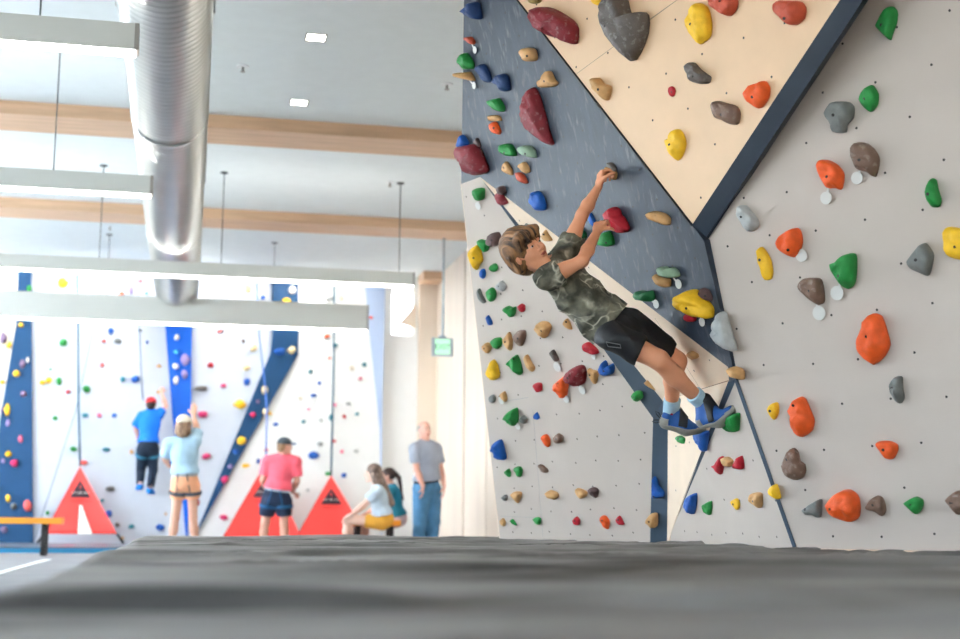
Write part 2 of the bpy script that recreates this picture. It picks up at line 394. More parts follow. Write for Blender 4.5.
# ---------------------------------------------------------------- holds
def catmull(p, n):
    P = [Vector(q) for q in p]; m = len(P); out = []
    for i in range(n):
        t = i*m/n; k = int(t); f = t-k
        a, b_, c, d = P[(k-1) % m], P[k % m], P[(k+1) % m], P[(k+2) % m]
        out.append(.5*((2*b_)+(c-a)*f+(2*a-5*b_+4*c-d)*f*f+(3*b_-a-3*c+d)*f**3)*.6 + (b_*(1-f)+c*f)*.4)
    return out
HOLDS = []   # (object, region, colour, size, px, py, shape)
def shape_word(pts, h, near):
    xs = [p[0] for p in pts]; ys = [p[1] for p in pts]; w, hh = max(xs)-min(xs), max(ys)-min(ys)
    r = hh/max(w, .1)
    return 'tall' if r > 1.7 else 'wide' if r < .62 else 'rounded' if .85 < r < 1.2 else 'narrow' if r > 1.3 else 'stubby'
def hold(key, col, pts, hgt=.03, bolt=None, tagp=None, region=None, plane=None, n=26, near=True, seed=0, word=None, peak=(0, 0)):
    P = plane or PL[key]
    w3 = [P.hit(x, y, hgt*.42) for x, y in pts]
    uv = [((p-P.o).dot(P.u), (p-P.o).dot(P.v)) for p in w3]
    ol = catmull([(u, v) for u, v in uv], n) if near else [Vector(q) for q in uv]
    n = len(ol)
    c = sum(ol, Vector((0, 0)))/n; size = max((q-c).length for q in ol)
    prof = ((1.0, -.06), (1.02, .2), (.99, .45), (.9, .70), (.74, .87), (.52, .96), (.28, 1.0)) if near else ((1.0, -.1), (.95, .5), (.6, .95))
    V = []; rg = random.Random(seed); ox = rg.uniform(0, 50)
    pk = Vector((rg.uniform(-.2, .2)*size + peak[0], rg.uniform(0, .3)*size + peak[1]))
    for t, z in prof:
        for q in ol:
            r = c + (q-c)*t + pk*(z*.6 if t < .95 else 0)*(1-t)
            hh = z*hgt
            if near and z > .1:
                nz = noise.noise(Vector((r.x*26+ox, r.y*26, z*1.5)))*.34 + abs(noise.noise(Vector((r.x*60, r.y*60+ox, z))))*.16
                hh *= 1+nz; 
                if .4 < z < .96: hh *= 1 + .25*((r.y-c.y)/size)
            V.append(P.o + P.u*r.x + P.v*r.y + P.n*hh)
    R = len(prof); Fc = []
    for k in range(R-1):
        for q in range(n): Fc.append([k*n+q, k*n+(q+1) % n, (k+1)*n+(q+1) % n, (k+1)*n+q])
    V.append(P.o + P.u*(c.x+pk.x*.6) + P.v*(c.y+pk.y*.6) + P.n*(hgt*.99)); Fc += [[(R-1)*n+q, (R-1)*n+(q+1) % n, len(V)-1] for q in range(n)]
    Fc.append(list(range(n))[::-1])
    a3 = (V[1]-V[0]).cross(V[n]-V[0]); outward = V[0]-(P.o+P.u*c.x+P.v*c.y)
    if a3.dot(outward) < 0: Fc = [f[::-1] for f in Fc]
    org = P.o+P.u*c.x+P.v*c.y
    o = mesh_obj('climbing_hold', V, Fc, hmat(col, near), None, True, org)
    cx = sum(p[0] for p in pts)/len(pts); cy = sum(p[1] for p in pts)/len(pts)
    HOLDS.append([o, region or key, col, size, cx, cy, word or shape_word(pts, hgt, near), bool(tagp)])
    o['category'] = 'climbing hold'
    if bolt:
        bv = BVHTree.FromPolygons([tuple(v) for v in V], Fc)
        loc, nr, _, _ = bv.ray_cast(CAM, ray(*bolt).normalized())
        if loc is not None:
            if nr.dot(CAM-loc) < 0: nr = -nr
            b = MB(); s_ = min(.0068, size*.16); b.disc(loc-nr*.002, nr, s_, .0028, 12)
            b.build('bolt', M['nut'], o)
    if tagp:
        x, y, rx, ry = tagp; cc = P.hit(x, y, .012); top = P.hit(x, y-ry-1, .012); r = (top-cc).length*.80
        b = MB(); b.disc(cc, P.n, r, .0015, 18)
        d = (org-cc); d -= P.n*d.dot(P.n); L = d.length; d.normalize(); sd = d.cross(P.n)
        a_ = cc+d*r*.8; e_ = cc+d*max(r*1.3, L*.72)
        b.prism([a_-sd*.005, e_-sd*.003, e_+sd*.003, a_+sd*.005], P.n*.0015)
        tg = b.build('route_tag', M['tag'], o); tag(tg, 'white round tag')
    return o
def E(cx, cy, rx, ry, ang=0, k=8):
    a = math.radians(ang); return [(cx+rx*math.cos(t)*math.cos(a)-ry*math.sin(t)*math.sin(a), cy+rx*math.cos(t)*math.sin(a)+ry*math.sin(t)*math.cos(a)) for t in [2*PI*i/k for i in range(k)]]
def pp(s): v = [float(q) for q in s.split()]; return list(zip(v[::2], v[1::2]))
NEAR = [
('D','navy','464 12 472 2.5 476 4 478 19 471 18',.07,0,0),
('D','rust','464.5 38 470 37 473.5 41 473 44.5 469 43',.03,0,(474.8,50,1.5,3.5)),
('D','green','459 60 464 53 468 57 471.5 64 471 69 464 69 460 64',.05,0,0),
('D','tan','456 73 461 73.5 467 72 469.5 75 472 81 465 79 458 77',.06,0,(474,85.5,1.5,3.5)),
('D','navy','476 67 482 64 487 71 490 81 486 82.5 481 76 478 70',.04,0,0),
('D','navy','493 81 497 76 502 74 506 78 507.5 90 503 91.5 499 86 495 83',.05,0,0),
('D','green','488.5 101 495 99 498 99 502.5 107 502 112 495 110 490 106',.04,0,0),
('D','tan','488.5 116 496 115.5 499 117 500 121 489 120.5',.03,0,0),
('D','orange','490.5 124 495 122 499.5 131 498.5 134.5 494 133 491 129',.03,(493.5,128),0),
('D','tan','521.5 50 525 48 533 49.5 535 58 533 61 525 61 522 56',.045,(527,56),0),
('D','tan','538 82 543 78 546 71.5 549.5 72 553 80 556 83 553 86.5 543 87.5 539 87',.04,(544,81),0),
('D','maroon','531 88 535 94 539 106 547 136 550 145.5 541 142 528 131 522 118 523 105 527 94',.07,0,0),
('D','blue','458.5 145 461 135 464 138 467 143 464 149 460 149',.04,0,0),
('D','maroon','457.5 147 466 146 471 144.5 476 150 481 162 484 170 481 174 472 175.5 467 172 467 165 462 162 458 157',.09,0,0),
('D','dbrown','474 143 477 138 480 146 478 147 474.5 145',.02,0,0),
('D','green','500.5 149 503 144.5 509 144.5 513 150 514 156 506 156 501 152',.045,(504,153),0),
('D','paleg','518.5 149 522 146 529 146.5 533 151 534 158 526 156 520 153',.045,(525,154),0),
('D','tan','502 170 505.5 161.5 511 170 511.5 175 507 174 503 171',.025,(503.7,168),0),
('D','tan','518 166 523.5 162 527 166 528.5 172 525 173.5 521 169',.03,0,0),
('D','rust','516 173 520 173 524 177 526.5 183 523 183.5 518 180',.03,0,0),
('D','dbrown','500 186 503 187 504.5 193 501 196 498 193 497 189',.035,0,0),
('C','maroon','495.5 194 500 193 503 198 506.5 204 503 205 498 201',.035,0,0),
('D','blue','531.5 201 533 193 536 191.5 540 195 543 204 543 210 538 211 534 207',.05,0,0),
('D','tan','606 167 611 168 615 173 614 180 610 179 605.5 174',.035,0,0),
('D','dgrey','607 163 611 163 615 168 615.5 174 612 172 608 167',.02,0,0),
('D','red','606 214 609 209 613 207.5 617 211 618 215.5 622 219 626 229 622 233 614 232 608 226 606 220',.06,0,0),
('D','green','597 236 603 234 607 231 610 236 612 244 608 246.5 601 246 596 242',.045,(606,243),0),
('D','blue','590 213 592.5 216 595 224 592 226 589 220',.02,0,0),
('D','gdark','573 230 579 229 584 233 584 238 580 240 575 236',.04,0,0),
('D','tan','648 214 652 211.5 658 212.5 663 214 668 219 667 225.5 658 223 650 218',.045,0,0),
('D','paleg','657.5 270 660 267 664 267 667 269 671 267.5 676 272 676.5 277 668 278 660 275',.05,0,(678.5,284,3,5)),
('D','tan','653.5 276 657 274 663 277.5 668 280 667.5 287 662 287 656 281',.045,0,0),
('D','gdark','634 295 638 291 646 292 650 291 652 298 650 302 641 301 636 299',.05,0,(656,304,2.5,4.5)),
('D','yellow','675.5 298 683 293 690 290 697 296 706 306 708 311 707.5 318 704 319 692 316 683 311 677 304',.09,(686,308.5),(702,322,3,4.5)),
('D','dbrown','699.5 294 702 288 707 290 710 296 710.5 301 705 300',.03,(705,296),0),
('D','red','684.5 317 688 313 694 315 694 321 689 322 685 320',.03,0,0),
('D','lgrey','713 334 716 320 721.5 312 727 330 733 348 731 352 722 347 715 341',.06,0,0),
('D','tan','729 369 732 367 738 369 741 373 741 380 736 378 731 374',.05,0,0),
('U','olive','527 -4 535 -6 540 -1 537 3 531 3.5',.04,0,0),
('U','maroon','531.5 12 536 7.5 544 7 552 10 562 16 570 22 573 30 572 42 569 44 564 40 561 37 556 38 551 34 548.5 29 544 33 539 28 533 19',.10,0,0),
('U','yellow','591 -5 603 -5 604 1 599 6 594 3',.04,0,0),
('U','dgrey','607 -4 614 -8 621 -6 623 6 626.5 16 629 18 634 13 639 11.5 643 16 643 30 638 46 631 59 626 60 615 48 606 32 602 16 602.5 8',.10,(604.3,26),0),
('U','tan','591 79 597 78 602 84 608 86 608.5 91 606 100 602 99 596 90',.05,(598,89.5),0),
('U','red',E(671.5,91.5,3.3,5.3),.015,(671.5,92),0),
('U','dgrey','686.5 66 689 62.5 693 63 698 69 704 73.5 708.5 77 707 83 699 84 691 81.5 688 76',.045,(692.5,76),0),
('U','brown','712.5 103 717 101 724 103 734 106 738 113 736 124 728 124 722 120 714 117',.045,(721,114.5),0),
('U','yellow','666 140 670 138 674 130 678 129.5 682 135 684 144 681 155 676 160.5 670 155 667 148',.04,(669,144.5),0),
('U','yellow','686 20 690 12 694 5 698 3 704 6 707 12 709 24 708 36 703 41 697 44 690 35 686 27',.05,(690,24),0),
('U','rust','708 -5 733 -5 735 6 731 13 727 16 718 12 710 4',.05,(720,1.5),0),
('U','rust','773.5 4 778 .5 790 1 798 1.5 802.5 8 801 18 794 24.5 786 24 780 17 775 11',.06,(784,18.5),0),
('U','orange','744 94 749 86 757 83 763 81 767 88 766 98 758 108.5 749 103.5',.05,(752,97),0),
('R','green','876 26 881 17 886 8 892 6.5 896 12 895 23 891 34 889 40 883 35 878 30',.045,(881,25),0),
('R','green','858.5 100 862 92 868 87 871.5 85 877 94 876 105 870 112 864 108',.04,(864,99),0),
('R','grey','825 113 829 104 836 101.5 847 102 852 107 851 118 845 125 844 132.5 832 132 830 124',.055,(833,115),0),
('R','brown','851 147 855 142.5 864 143 872 149 877 158 876 168 873 177 866 172 858 170 854 163 852 153',.06,(859,160),(857,178,5.5,7)),
('R','orange','817 165 820 160 828 160.5 836 165 842 173 842 180 840 189.5 834 188 826 188 821 179',.05,(826.5,176.5),(826,198,5,7)),
('R','green','925.5 192 928 184 931 178.5 935 180 937 190 940 200 938 207 931 207 927 201',.04,(927.5,194),0),
('R','yellow','944 232 948 227 956 228 968 231 968 258 955 259 948 256 944 250',.05,(955,247),0),
('R','grey','907 262 914 252 920 246 924 243 929 249 932 256 929 272 926 276 917 272 909 268',.05,(915.5,260),0),
('R','lgrey','738.5 208 741 205 745 206 751 213 756 220 757 226 752 231 746 231 741 224 738 215',.05,(741,217),0),
('R','orange','777 243 780 237 787 231 795 228 799 233 800 243 797 253 792 257.5 784 254 778 249',.06,(788,250),(801.5,255.5,5,7)),
('R','yellow','757.5 250 761 247 765 251 770 260 772 272 770 279.5 763 279 760 268 758 259',.03,(759.5,260),0),
('R','green','830.5 264 836 262 842 256 849 253.5 854 255 854.5 270 853 283 848 289 842 287 836 279 832 272',.06,(838,276),(837,293,5,8)),
('R','brown','798 286 803 279 810 278 819 279 822 290 822.5 302 817 305 811 301 803 294',.05,(808.5,291),(819,313,4.5,8)),
('R','orange','856.5 344 860 331 868 316 874 314 880 318 885 334 887.5 346 882 357 872 365 862 358 857 350',.07,(866.5,336.5),0),
('R','grey','889.5 386 893 379 896 376.5 901 377 901 387 903 398 900 403.5 896 402 891 394',.04,(891.8,388),0),
('R','yellow','767 409 771 404 776.5 402.5 778 409 777 415 773.5 420 770 416',.03,(769.8,411),0),
('R','orange','788.5 410 792 402 799.5 397 804 401 809 413 812 421 810 431 802 437 797 436 792 430 791 417',.06,(793,405.5),0),
('R','brown','782 466 785 457 789 450 792.5 448.5 796.5 453 798 461 803 465 804 472 801 478 794 480.5 786 477 782 471',.05,(786.5,459.5),0),
('R','orange','876.5 444 879 441.5 889 441.5 896 445 896.5 451 893 458.5 888 459.5 884 457',.04,(883,450),0),
('R','grey','802.5 510 806 507 812 503 819.5 499.5 820 510 818.5 518 813 515 806 515',.05,(804.8,509.5),0),
('R','orange','826 505 832 497 841 491 848 491 855 497 857 508 856 518 851 522 843 521.5 834 517 828 511',.08,(830,509.5),0),
('R','brown','865.5 507 870 500 876 496 881 498 884 505 884.5 512 881 516.5 875 512 867 510',.04,(873,505),0),
('R','green','904 503 908 500 915 497 921 500 922 505 920 511 915.5 514.5 910 510 906 506',.045,(910.5,505),0),
('R','brown','946 500 950 495 957 491 967 495 968 512 957 515 950 507',.045,(951,503),0),
('T','green','725 424 729 416 736 414 736 425 735 432 728 431.5',.05,0,0),
('T','red','712.5 466 716 464 720 457 722 458 722 466 720 475 716 470',.03,0,0),
('T','tan','722.5 458 727 457.5 731 461 730 466.5 724 466',.03,0,0),
('T','red','734 466 738 462 740 456 741.5 461 742 469 738 469.5 734 468',.03,0,0),
('T','blue','686 501 689 496 694 494 694 504 691.5 515 687 509',.045,0,0),
('T','green','702.5 506 706 503 710 501.5 710 509 709 515.5 705 512',.03,0,0),
('T','yellow','731.5 501 736 498.5 738.5 503 738.5 508 736 510 733 506',.02,(733,504),0),
('T','tan','750 497 752 493.5 757 493 760 495 760 505 758.5 508.5 753 503',.035,(752.5,501),0),
('T','yellow','769.5 490 774.5 484.5 778 495 778 499.5 773 496',.03,0,0),
('LC','blue','694 433 706 431 705 441 703 452 698 443',.04,0,0),
('LC','green','676 437.5 679 435.5 683.5 438.5 682.5 444 678 440',.025,(678,439),0),
('C','tan','542 235 544.5 230.5 548 236 551 241 546 241 543 238.5',.025,(543.6,234.5),0),
('C','grey','525 224 528 226 530 231 526 230',.02,0,0),
('C','green','626 311 631 313 634 318 630 319',.03,0,0),
('C','tan','686.5 354 691 352 696.5 355 697 358.5 692 359.5',.025,0,0),
('S','tan','644 383 650 378.5 653 383 657 390 656 391 648 387',.03,0,0),
('S','blue','650 375 656 374 660 382 657 386 652 380',.03,0,0),
('L','green','473 190 479 188.5 483 190 482.5 199 479 201 475 199',.045,0,(478,206,1.8,3.4)),
('L','dbrown','486 241 490 234 497 233 499 238 498 244 494 247 488 245',.045,(491.5,240.5),0),
('L','green','477.5 241 480 240 486 242 488 245 486.5 251 484 252 479 246',.04,0,0),
('L','yellow','470 253 473 247 477 246 479 252 481 261 477.5 266 475.5 270.5 472 264',.05,(473.5,258),0),
('L','green',E(493.5,268,3.3,4.3),.03,0,0),
('L','blue',E(482.5,274,2.4,5),.025,0,0),
('L','grey','477 291 479 289 482 296 485 302 483 303.5 479 299',.025,0,0),
('L','green',E(490.7,295,4.2,7),.035,(490,294),0),
('L','lgrey','496 286 501 281 505 286 503 291.5 498 289.5',.03,(498.3,286.5),0),
('L','green','503 309 507 306.5 511 308 514.5 307.5 514 314 511 317.5 508 313.5',.04,0,0),
('L','red','518 306 521 304 524 306 524 311 521.5 312.5 519 309.5',.025,0,0),
('L','blue','486 318 488 315.5 491.5 322 491.5 325 488.5 325',.02,0,0),
('L','tan','482.5 346 486 343 490 345 490 350 487 353.5 483.5 350',.03,(484,348.5),0),
('L','green','491.5 341 494 338.5 500 338.5 500.5 345 497 349.5 493 346',.035,0,0),
('L','tan','503.5 340 507 334 509 332.5 511.5 341 511 349 509.5 351 505 346',.03,(505,342),0),
('L','brown','513.5 337 518 331 524 331 524.5 338 521 346.5 516 343',.035,(517.5,338.5),0),
('L','tan','535.5 328 539 322.5 546 323 549.5 328 546 336 544 338.5 539 334',.05,(541,331),0),
('L','yellow','486.5 373 489 366 492 360 496 366 498 375 497 379 492 380.5 488 377',.045,0,0),
('L','green','507 363 511 359 515.5 355.5 519 363 521 373 518.5 375.5 513 370 510 366',.045,(513.5,359),0),
('L','tan','524 357 527 355 531 363 534 368 532 372 528 369 525 362',.025,0,0),
('L','dgrey','550 352 553 350 556 355 558 360.5 555 362 552 357',.025,0,(557,367,2.3,4.5)),
('L','red','533.5 384.5 537 383 541 384 541 391 536 392.5 534.5 388',.025,0,0),
('L','orange','554 384.5 558 381 564 376 567 377 566 390 565 396 562 398.5 557 393 554 388',.05,(558,383.5),(566,399,2.5,3.5)),
('L','maroon','565.5 378 568 371 575 367 581 367 583.5 374 582 384 577 386.5 570 384',.07,(567.5,378),(582,390,2.5,4)),
('L','tan','588 369 592 370.5 597 372 596.5 380 594.5 384.5 591 379',.03,(589.8,375),0),
('L','blue','599 369 603 361.5 605 363 607 368 611 364 613 369 611 375 603 376 599.5 373',.045,(603.5,371),0),
('L','red','583 344.5 588 343 596 350 597 354 590 354 585 350',.04,0,(593.5,356.5,2.5,2.5)),
('L','green','632 395 635 391.5 640 392.5 641 398 637 402 633 398.5',.04,(633.3,397),0),
('L','tan','564 323 566 319 569 323 571 330 567 328',.03,(566,322),0),
('L','grey',E(492,399,3,4),.025,0,0),
('L','tan','500.5 394 504 392 506 399 505 402 502 399',.03,0,(501,400.5,2.2,3)),
('L','green','504 418 508 412 515 409 516 417 515.5 424 513 426.5 508 422',.06,0,(517.5,426,1.8,3)),
('L','grey','520.5 418 523 415.5 526 419 525.5 423 523.5 424 521 421',.03,0,0),
('L','blue','534 416 536.5 412.5 539 418 537 420 534.5 418.5',.02,0,0),
('L','orange','542 436 546 435 549 440 549 446 547 447.5 543.5 442',.03,0,0),
('L','brown','553.5 438 557 434 562 437 561.5 442 557.5 444 554.5 441',.035,(556,439),0),
('L','blue','492.5 448 495 442 499.5 441 502 449 504 458 503 460.5 496 459 493.5 453',.06,0,0),
('L','brown','538.5 465 542 465.5 547 470 547 473 541 471.5',.025,0,0),
('L','green','504.5 472 508 469 510 473 509.5 477.5 506 474.5',.025,0,0),
('L','green','514 468 519 467 521.5 470 521 476 519 477.5 516.5 473',.03,0,0),
('L','grey','502 497 505 495 507 497 506 501 504 500',.025,0,0),
('L','tan','511 494 515 492 520.5 493 520 498 517.5 503.5 514 499',.03,0,0),
('L','tan','545 493.5 549 491 556 493.5 557 497 555 499.5 549 497.5',.04,0,0),
('L','tan','576 489 581 490 586 493 585 497 580 499 577 496',.035,0,0),
('L','dbrown','589 489 593 488 597 490 597 495 595 498.5 591 493.5',.035,0,0),
('L','tan','500.5 520 503 518.5 505 523 504 526.5 501 525',.02,0,0),
('L','green','510.5 520 513 520 516.5 525.5 514 525',.02,0,0),
('L','green','533 519 537 517.5 540 519 539.5 525 536 524',.025,0,0),
('L','red','573 520 576 517 579 520 579 525 575.5 525',.025,(574.7,521),0),
('L','orange','600.5 517 605 516.5 608.5 522 607.5 529.5 604 527',.03,(602,520.5),0),
('L','red','616 519 618.5 516 621 519 623.5 525 620 525 617 522',.025,(618,520),0),
('K','tan','646 520 650 515 656 515 656 527 651 528 648 524',.05,(649,522),0),
('K','blue','652 498 653 478 656 480 658 487 663 493 663 497 655 498.5',.04,(653.5,497),0),
]
for k, (key, col, s, hg, bolt, tg) in enumerate(NEAR):
    pts = pp(s) if isinstance(s, str) else s
    hold(key, col, pts, hg, bolt or None, tg or None, seed=k)
# ---------------------------------------------------------------- far climbing wall
YW = 21.35
fw_ = empty('climbing_wall', (0, YW, 0), 'tall far roped climbing wall of pale grey panels with navy and bright blue stripes', 'climbing wall')
M['far_grey'] = mat('far pale grey panel', (200, 205, 214), .7, .02)
M['far_white'] = mat('far white panel', (236, 236, 233), .7, .015)
M['far_navy'] = mat('far navy panel', (4, 64, 106), .6, .06)
M['far_blue'] = mat('far bright blue panel', (0, 92, 200), .6, .06)
M['far_cream'] = mat('far cream panel', (226, 218, 204), .7, .02)
M['far_light'] = mat('far pale blue panel', (186, 204, 234), .7, .02)
class YPl:
    def __init__(s, Y): s.o = Vector((0, Y, 0)); s.n = Vector((0, -1, 0)); s.u = Vector((1, 0, 0)); s.v = Vector((0, 0, 1))
    def hit(s, x, y, off=0): return hitY(x, y, s.o.y-off)
FP = {}
def far_panel(key, label, pts, m, dy=0):
    P = YPl(YW-dy); FP[key] = P; b = MB(); q = [P.hit(x, y) for x, y in pts]
    q = [Vector((v.x, v.y, max(.0, min(v.z, ZC-.005)))) for v in q]
    b.prism(q, (0, .3+dy, 0)); o = b.build('wall_panel', M[m], fw_); tag(o, label)
far_panel('fc', 'cream panel', [(-330, 240), (20, 240), (16, 325), (0, 420), (-16, 570), (-330, 570)], 'far_cream', .02)
far_panel('fn', 'navy panel beside the bench', [(20, 240), (32, 240), (32, 570), (-16, 570), (0, 420), (16, 325)], 'far_navy', .05)
far_panel('fa', 'pale grey panel behind the blue climber', [(32, 240), (160, 240), (165.5, 329), (172.5, 417), (182, 495), (186, 570), (32, 570)], 'far_grey')
far_panel('fb', 'bright blue tapering stripe', [(160, 240), (192.5, 240), (192, 329), (190.5, 440), (186.5, 570), (186, 570), (182, 495), (172.5, 417), (165.5, 329)], 'far_blue', .04)
far_panel('fg', 'pale grey panel between the blue stripes', [(192.5, 240), (272.5, 240), (272.5, 335), (270.5, 353.5), (244, 417), (197, 531), (186.5, 570), (190.5, 440), (192, 329)], 'far_grey')
far_panel('fd', 'slanting navy stripe', [(272.5, 240), (299, 240), (298.5, 333), (298, 355), (273, 399), (197, 533), (187, 570), (186.5, 570), (197, 531), (244, 417), (270.5, 353.5), (272.5, 335)], 'far_navy', .06)
far_panel('fw', 'white panel behind the man in pink', [(299, 240), (365, 240), (369, 330), (380, 430), (381, 570), (187, 570), (197, 533), (273, 399), (298, 355), (298.5, 333)], 'far_white')
far_panel('fl', 'narrow pale blue stripe', [(365, 240), (386, 240), (382, 430), (381, 570), (380, 430), (369, 330)], 'far_light', .02)
FAR = {
'fc': '3 338 4 6 mauve;9 345 3 4 yellow;2 382 3 2.5 yellow;2 410 2.2 4 mauve',
'fn': '21 325 3 2.5 yellow;22 364 3 5 mauve;27.5 360 1.7 2.8 white;16 373.5 4 3.8 yellow;23 394 3.5 3.5 mauve;7 410 3 6.5 yellow;8 423 2.5 4 lilac;20.5 439 2.7 4.5 pink;8.5 454 4 3 yellow;3 461 2 2.5 lilac;14 463 4.2 4 magenta;8 498 2.4 4.5 yellow;13 506 3.2 3.5 grey;27 506 4.3 6 coral;4 530 4 4 mauve;29 288.5 3 3.5 green',
'fa': '63.5 342.5 4.2 4 green;50.5 369 1.7 1.3 green;42 382.5 3.5 2.8 yellow;49 380 3.8 4.2 yellow;59 381 2.8 4.5 green;68 392 2.6 2.1 red;55 418 2.8 2.2 green;86 389 4.2 3.6 green;111 331 3 4 blue;104 341 2.3 1.7 coral;102 365 2.2 2.4 coral;118 341 4 3 grey;139.5 330 2.5 2.2 grey;147 342 1.7 1.7 blue;123 379 3.2 2.8 teal;135.5 379 4.8 3.8 blue;159 366 2.6 2 tan;85 415.5 3.8 2.3 teal;99.5 415 2.5 2.5 pink;114 415.5 2.5 2.7 blue;73.5 449 4.2 3.2 green;84 462.5 4.3 3 coral;106 449.5 4 2 teal;131.5 452 2.3 2.5 tan;110.5 488.5 5 3 dgrey;102 500.5 2.5 2 teal;109 513.5 4 4 blue;117 525 3 2.5 dgrey;131 526.5 3.3 2.5 teal;160 527.5 4.5 4 blue;122.5 538 1.8 1.8 tan;166 514 1.5 1.5 tan;47.5 513 2 2.5 green;158 392 2 2.5 tan;170 463 3 3 blue;63 282.5 6 5.5 yellow;121.5 293.5 3 2 orange;140.5 281 2 1.8 red;131 290 2.5 4 lilac;147 293.5 2 1.5 teal;87 291 1.5 1.2 teal',
'fb': '176.5 337 2.8 3.2 white;176 352 2.6 2 cyan;185 359.5 4.7 7.5 lilac;175.5 366 3.2 3.2 white;184.5 374 3 5 lilac;176 380 2.9 4.7 white',
'fg': '220 331 3.5 1.6 coral;243 341 1.7 1.7 brown;254 347.5 4.3 4.5 pale;210.5 365 3.6 2.8 red;246 367.5 4.2 3.2 pale;246.7 381.5 3.6 3.6 blue;201 388.5 7.5 3.2 dgrey;223.5 385.5 3.5 2 magenta;240 404.5 6.5 5 yellow;202.5 414.5 6 3.5 magenta;206 456.5 5 3.3 magenta;197 502.5 3 4 red;248 289 3 4 pale;263 297.5 2.8 2.5 blue',
'fd': '280 351 6 4 blue;292 350 4.3 4.2 pale;264.5 390 3.6 5.5 pale;258 401.5 2 2.2 mauve;253 414.5 3.2 3 magenta;241.5 440.5 4.8 4.5 yellow;235.5 451.5 3.5 3 blue;230.5 466.5 2.8 2.5 lilac;225 479.5 4.4 4.5 magenta;292 290 4.5 4.5 white;287 301 5 3.5 yellow;265 412 2.2 3.5 pale',
'fw': '270 413.5 2.2 2.3 yellow;245.5 465.5 4.5 2.4 yellow;223.5 517 5 3.2 magenta;258.5 461 2.2 3 blue;266.5 450 2.5 1.8 orange;276 424 3 2.2 blue;327 336 3 2.2 orange;335 345.5 3 2.2 teal;329.5 358 1.8 1.6 orange;310.5 371.5 2.4 2.3 teal;319.5 383 2 1.7 blue;313.5 395.5 4 2 blue;300.5 398 2.3 2.7 beige;351.5 368 3 2.8 beige;364.5 364.5 2.3 2.3 teal;360.5 378.5 2.3 2 pink;335 405 1.9 1.8 pink;348.5 403.5 2.7 2 lgrey;331.5 417.5 2.5 3.5 teal;344.5 416.5 2 2 red;357 414 2.3 1.9 teal;320.5 420 2.5 1.8 lgrey;308.5 409 2.2 1.5 pink;303.5 421.5 2.5 2 teal;319.5 443.5 3.5 2.7 lgrey;314.5 455.5 5.8 4.5 blue;334.5 441 2.3 1.6 red;342 451.5 2 1.9 pink;356.5 451 2.6 2.2 lgrey;328 474 3.3 2.3 green;344 475.5 3.3 2.8 blue;297.5 494.5 2.5 2.2 teal;308 490.5 2 2 lgrey;329 298 4 4 lgrey;341 298.5 3 3.5 beige',
'fl': '371 317.5 2.3 1.6 coral'}
sd = 500
for key, s in FAR.items():
    for q in s.split(';'):
        q = q.split(); x, y, rx, ry = [float(v) for v in q[:4]]; sd += 1
        rg = random.Random(sd); pts = []
        for i in range(8):
            t = 2*PI*i/8; k = rg.uniform(.78, 1.12); pts.append((x+rx*math.cos(t)*k, y+ry*math.sin(t)*k))
        hold(None, q[4], pts, min(.09, max(.04, rx/67*.9)), plane=FP[key], region=key, near=False, seed=sd)
# ---------------------------------------------------------------- labels of the holds
REG = dict(D='slate-blue overhang', U='plywood top panel', R='large warm grey panel', T='grey triangular panel', LC='lower plywood triangle', C='plywood band', S='slate wedge strip',
           L='light grey side panel', K='upright slate strip', fc='far cream panel', fn='far navy panel', fa='far grey panel behind blue climber', fb='far bright blue stripe',
           fg='far grey panel between stripes', fd='far slanting navy stripe', fw='far white panel', fl='far pale blue stripe')
ORD = ['topmost', 'second-highest', 'third-highest', 'fourth-highest', 'fifth-highest', 'sixth-highest', 'seventh-highest', 'eighth-highest', 'ninth-highest', 'tenth-highest', 'eleventh-highest', 'twelfth-highest', 'thirteenth-highest', 'fourteenth-highest', 'fifteenth-highest', 'sixteenth-highest']
used = {}
for h in HOLDS:
    o, rg, col, size, x, y, wd, tg = h
    same = sorted([k for k in HOLDS if k[1] == rg and HN[k[2]] == HN[col]], key=lambda k: k[5])
    n = HN[col]; R = REG[rg]
    if len(same) == 1: lab = f'only {n} climbing hold on the {R}, {wd} shape'
    else:
        i = same.index(h)
        w = 'lowest' if i == len(same)-1 else ORD[i]
        # nearest neighbour of another colour, described by direction and colour
        nb = sorted([k for k in HOLDS if k is not h and k[1] == rg and HN[k[2]] != n], key=lambda k: (k[4]-x)**2+(k[5]-y)**2)
        rel = ''
        if nb:
            k = nb[0]; dx, dy = k[4]-x, k[5]-y
            rel = (' above' if dy > 0 else ' below') if abs(dy) > abs(dx) else ' beside'
            rel = f',{rel} {HN[k[2]]} one'
        lab = f'{wd} {n} hold, {w} {n} one on {R}{rel}'
        if len(lab.split()) > 16: lab = f'{wd} {n} hold, {w} {n} one on {R}'
    if tg and len(lab.split()) < 14: lab = lab.replace(' hold', ' hold with white tag', 1)
    o['label'] = lab; o['group'] = 'climbing holds on the ' + R
    assert lab not in used, lab
    used[lab] = 1
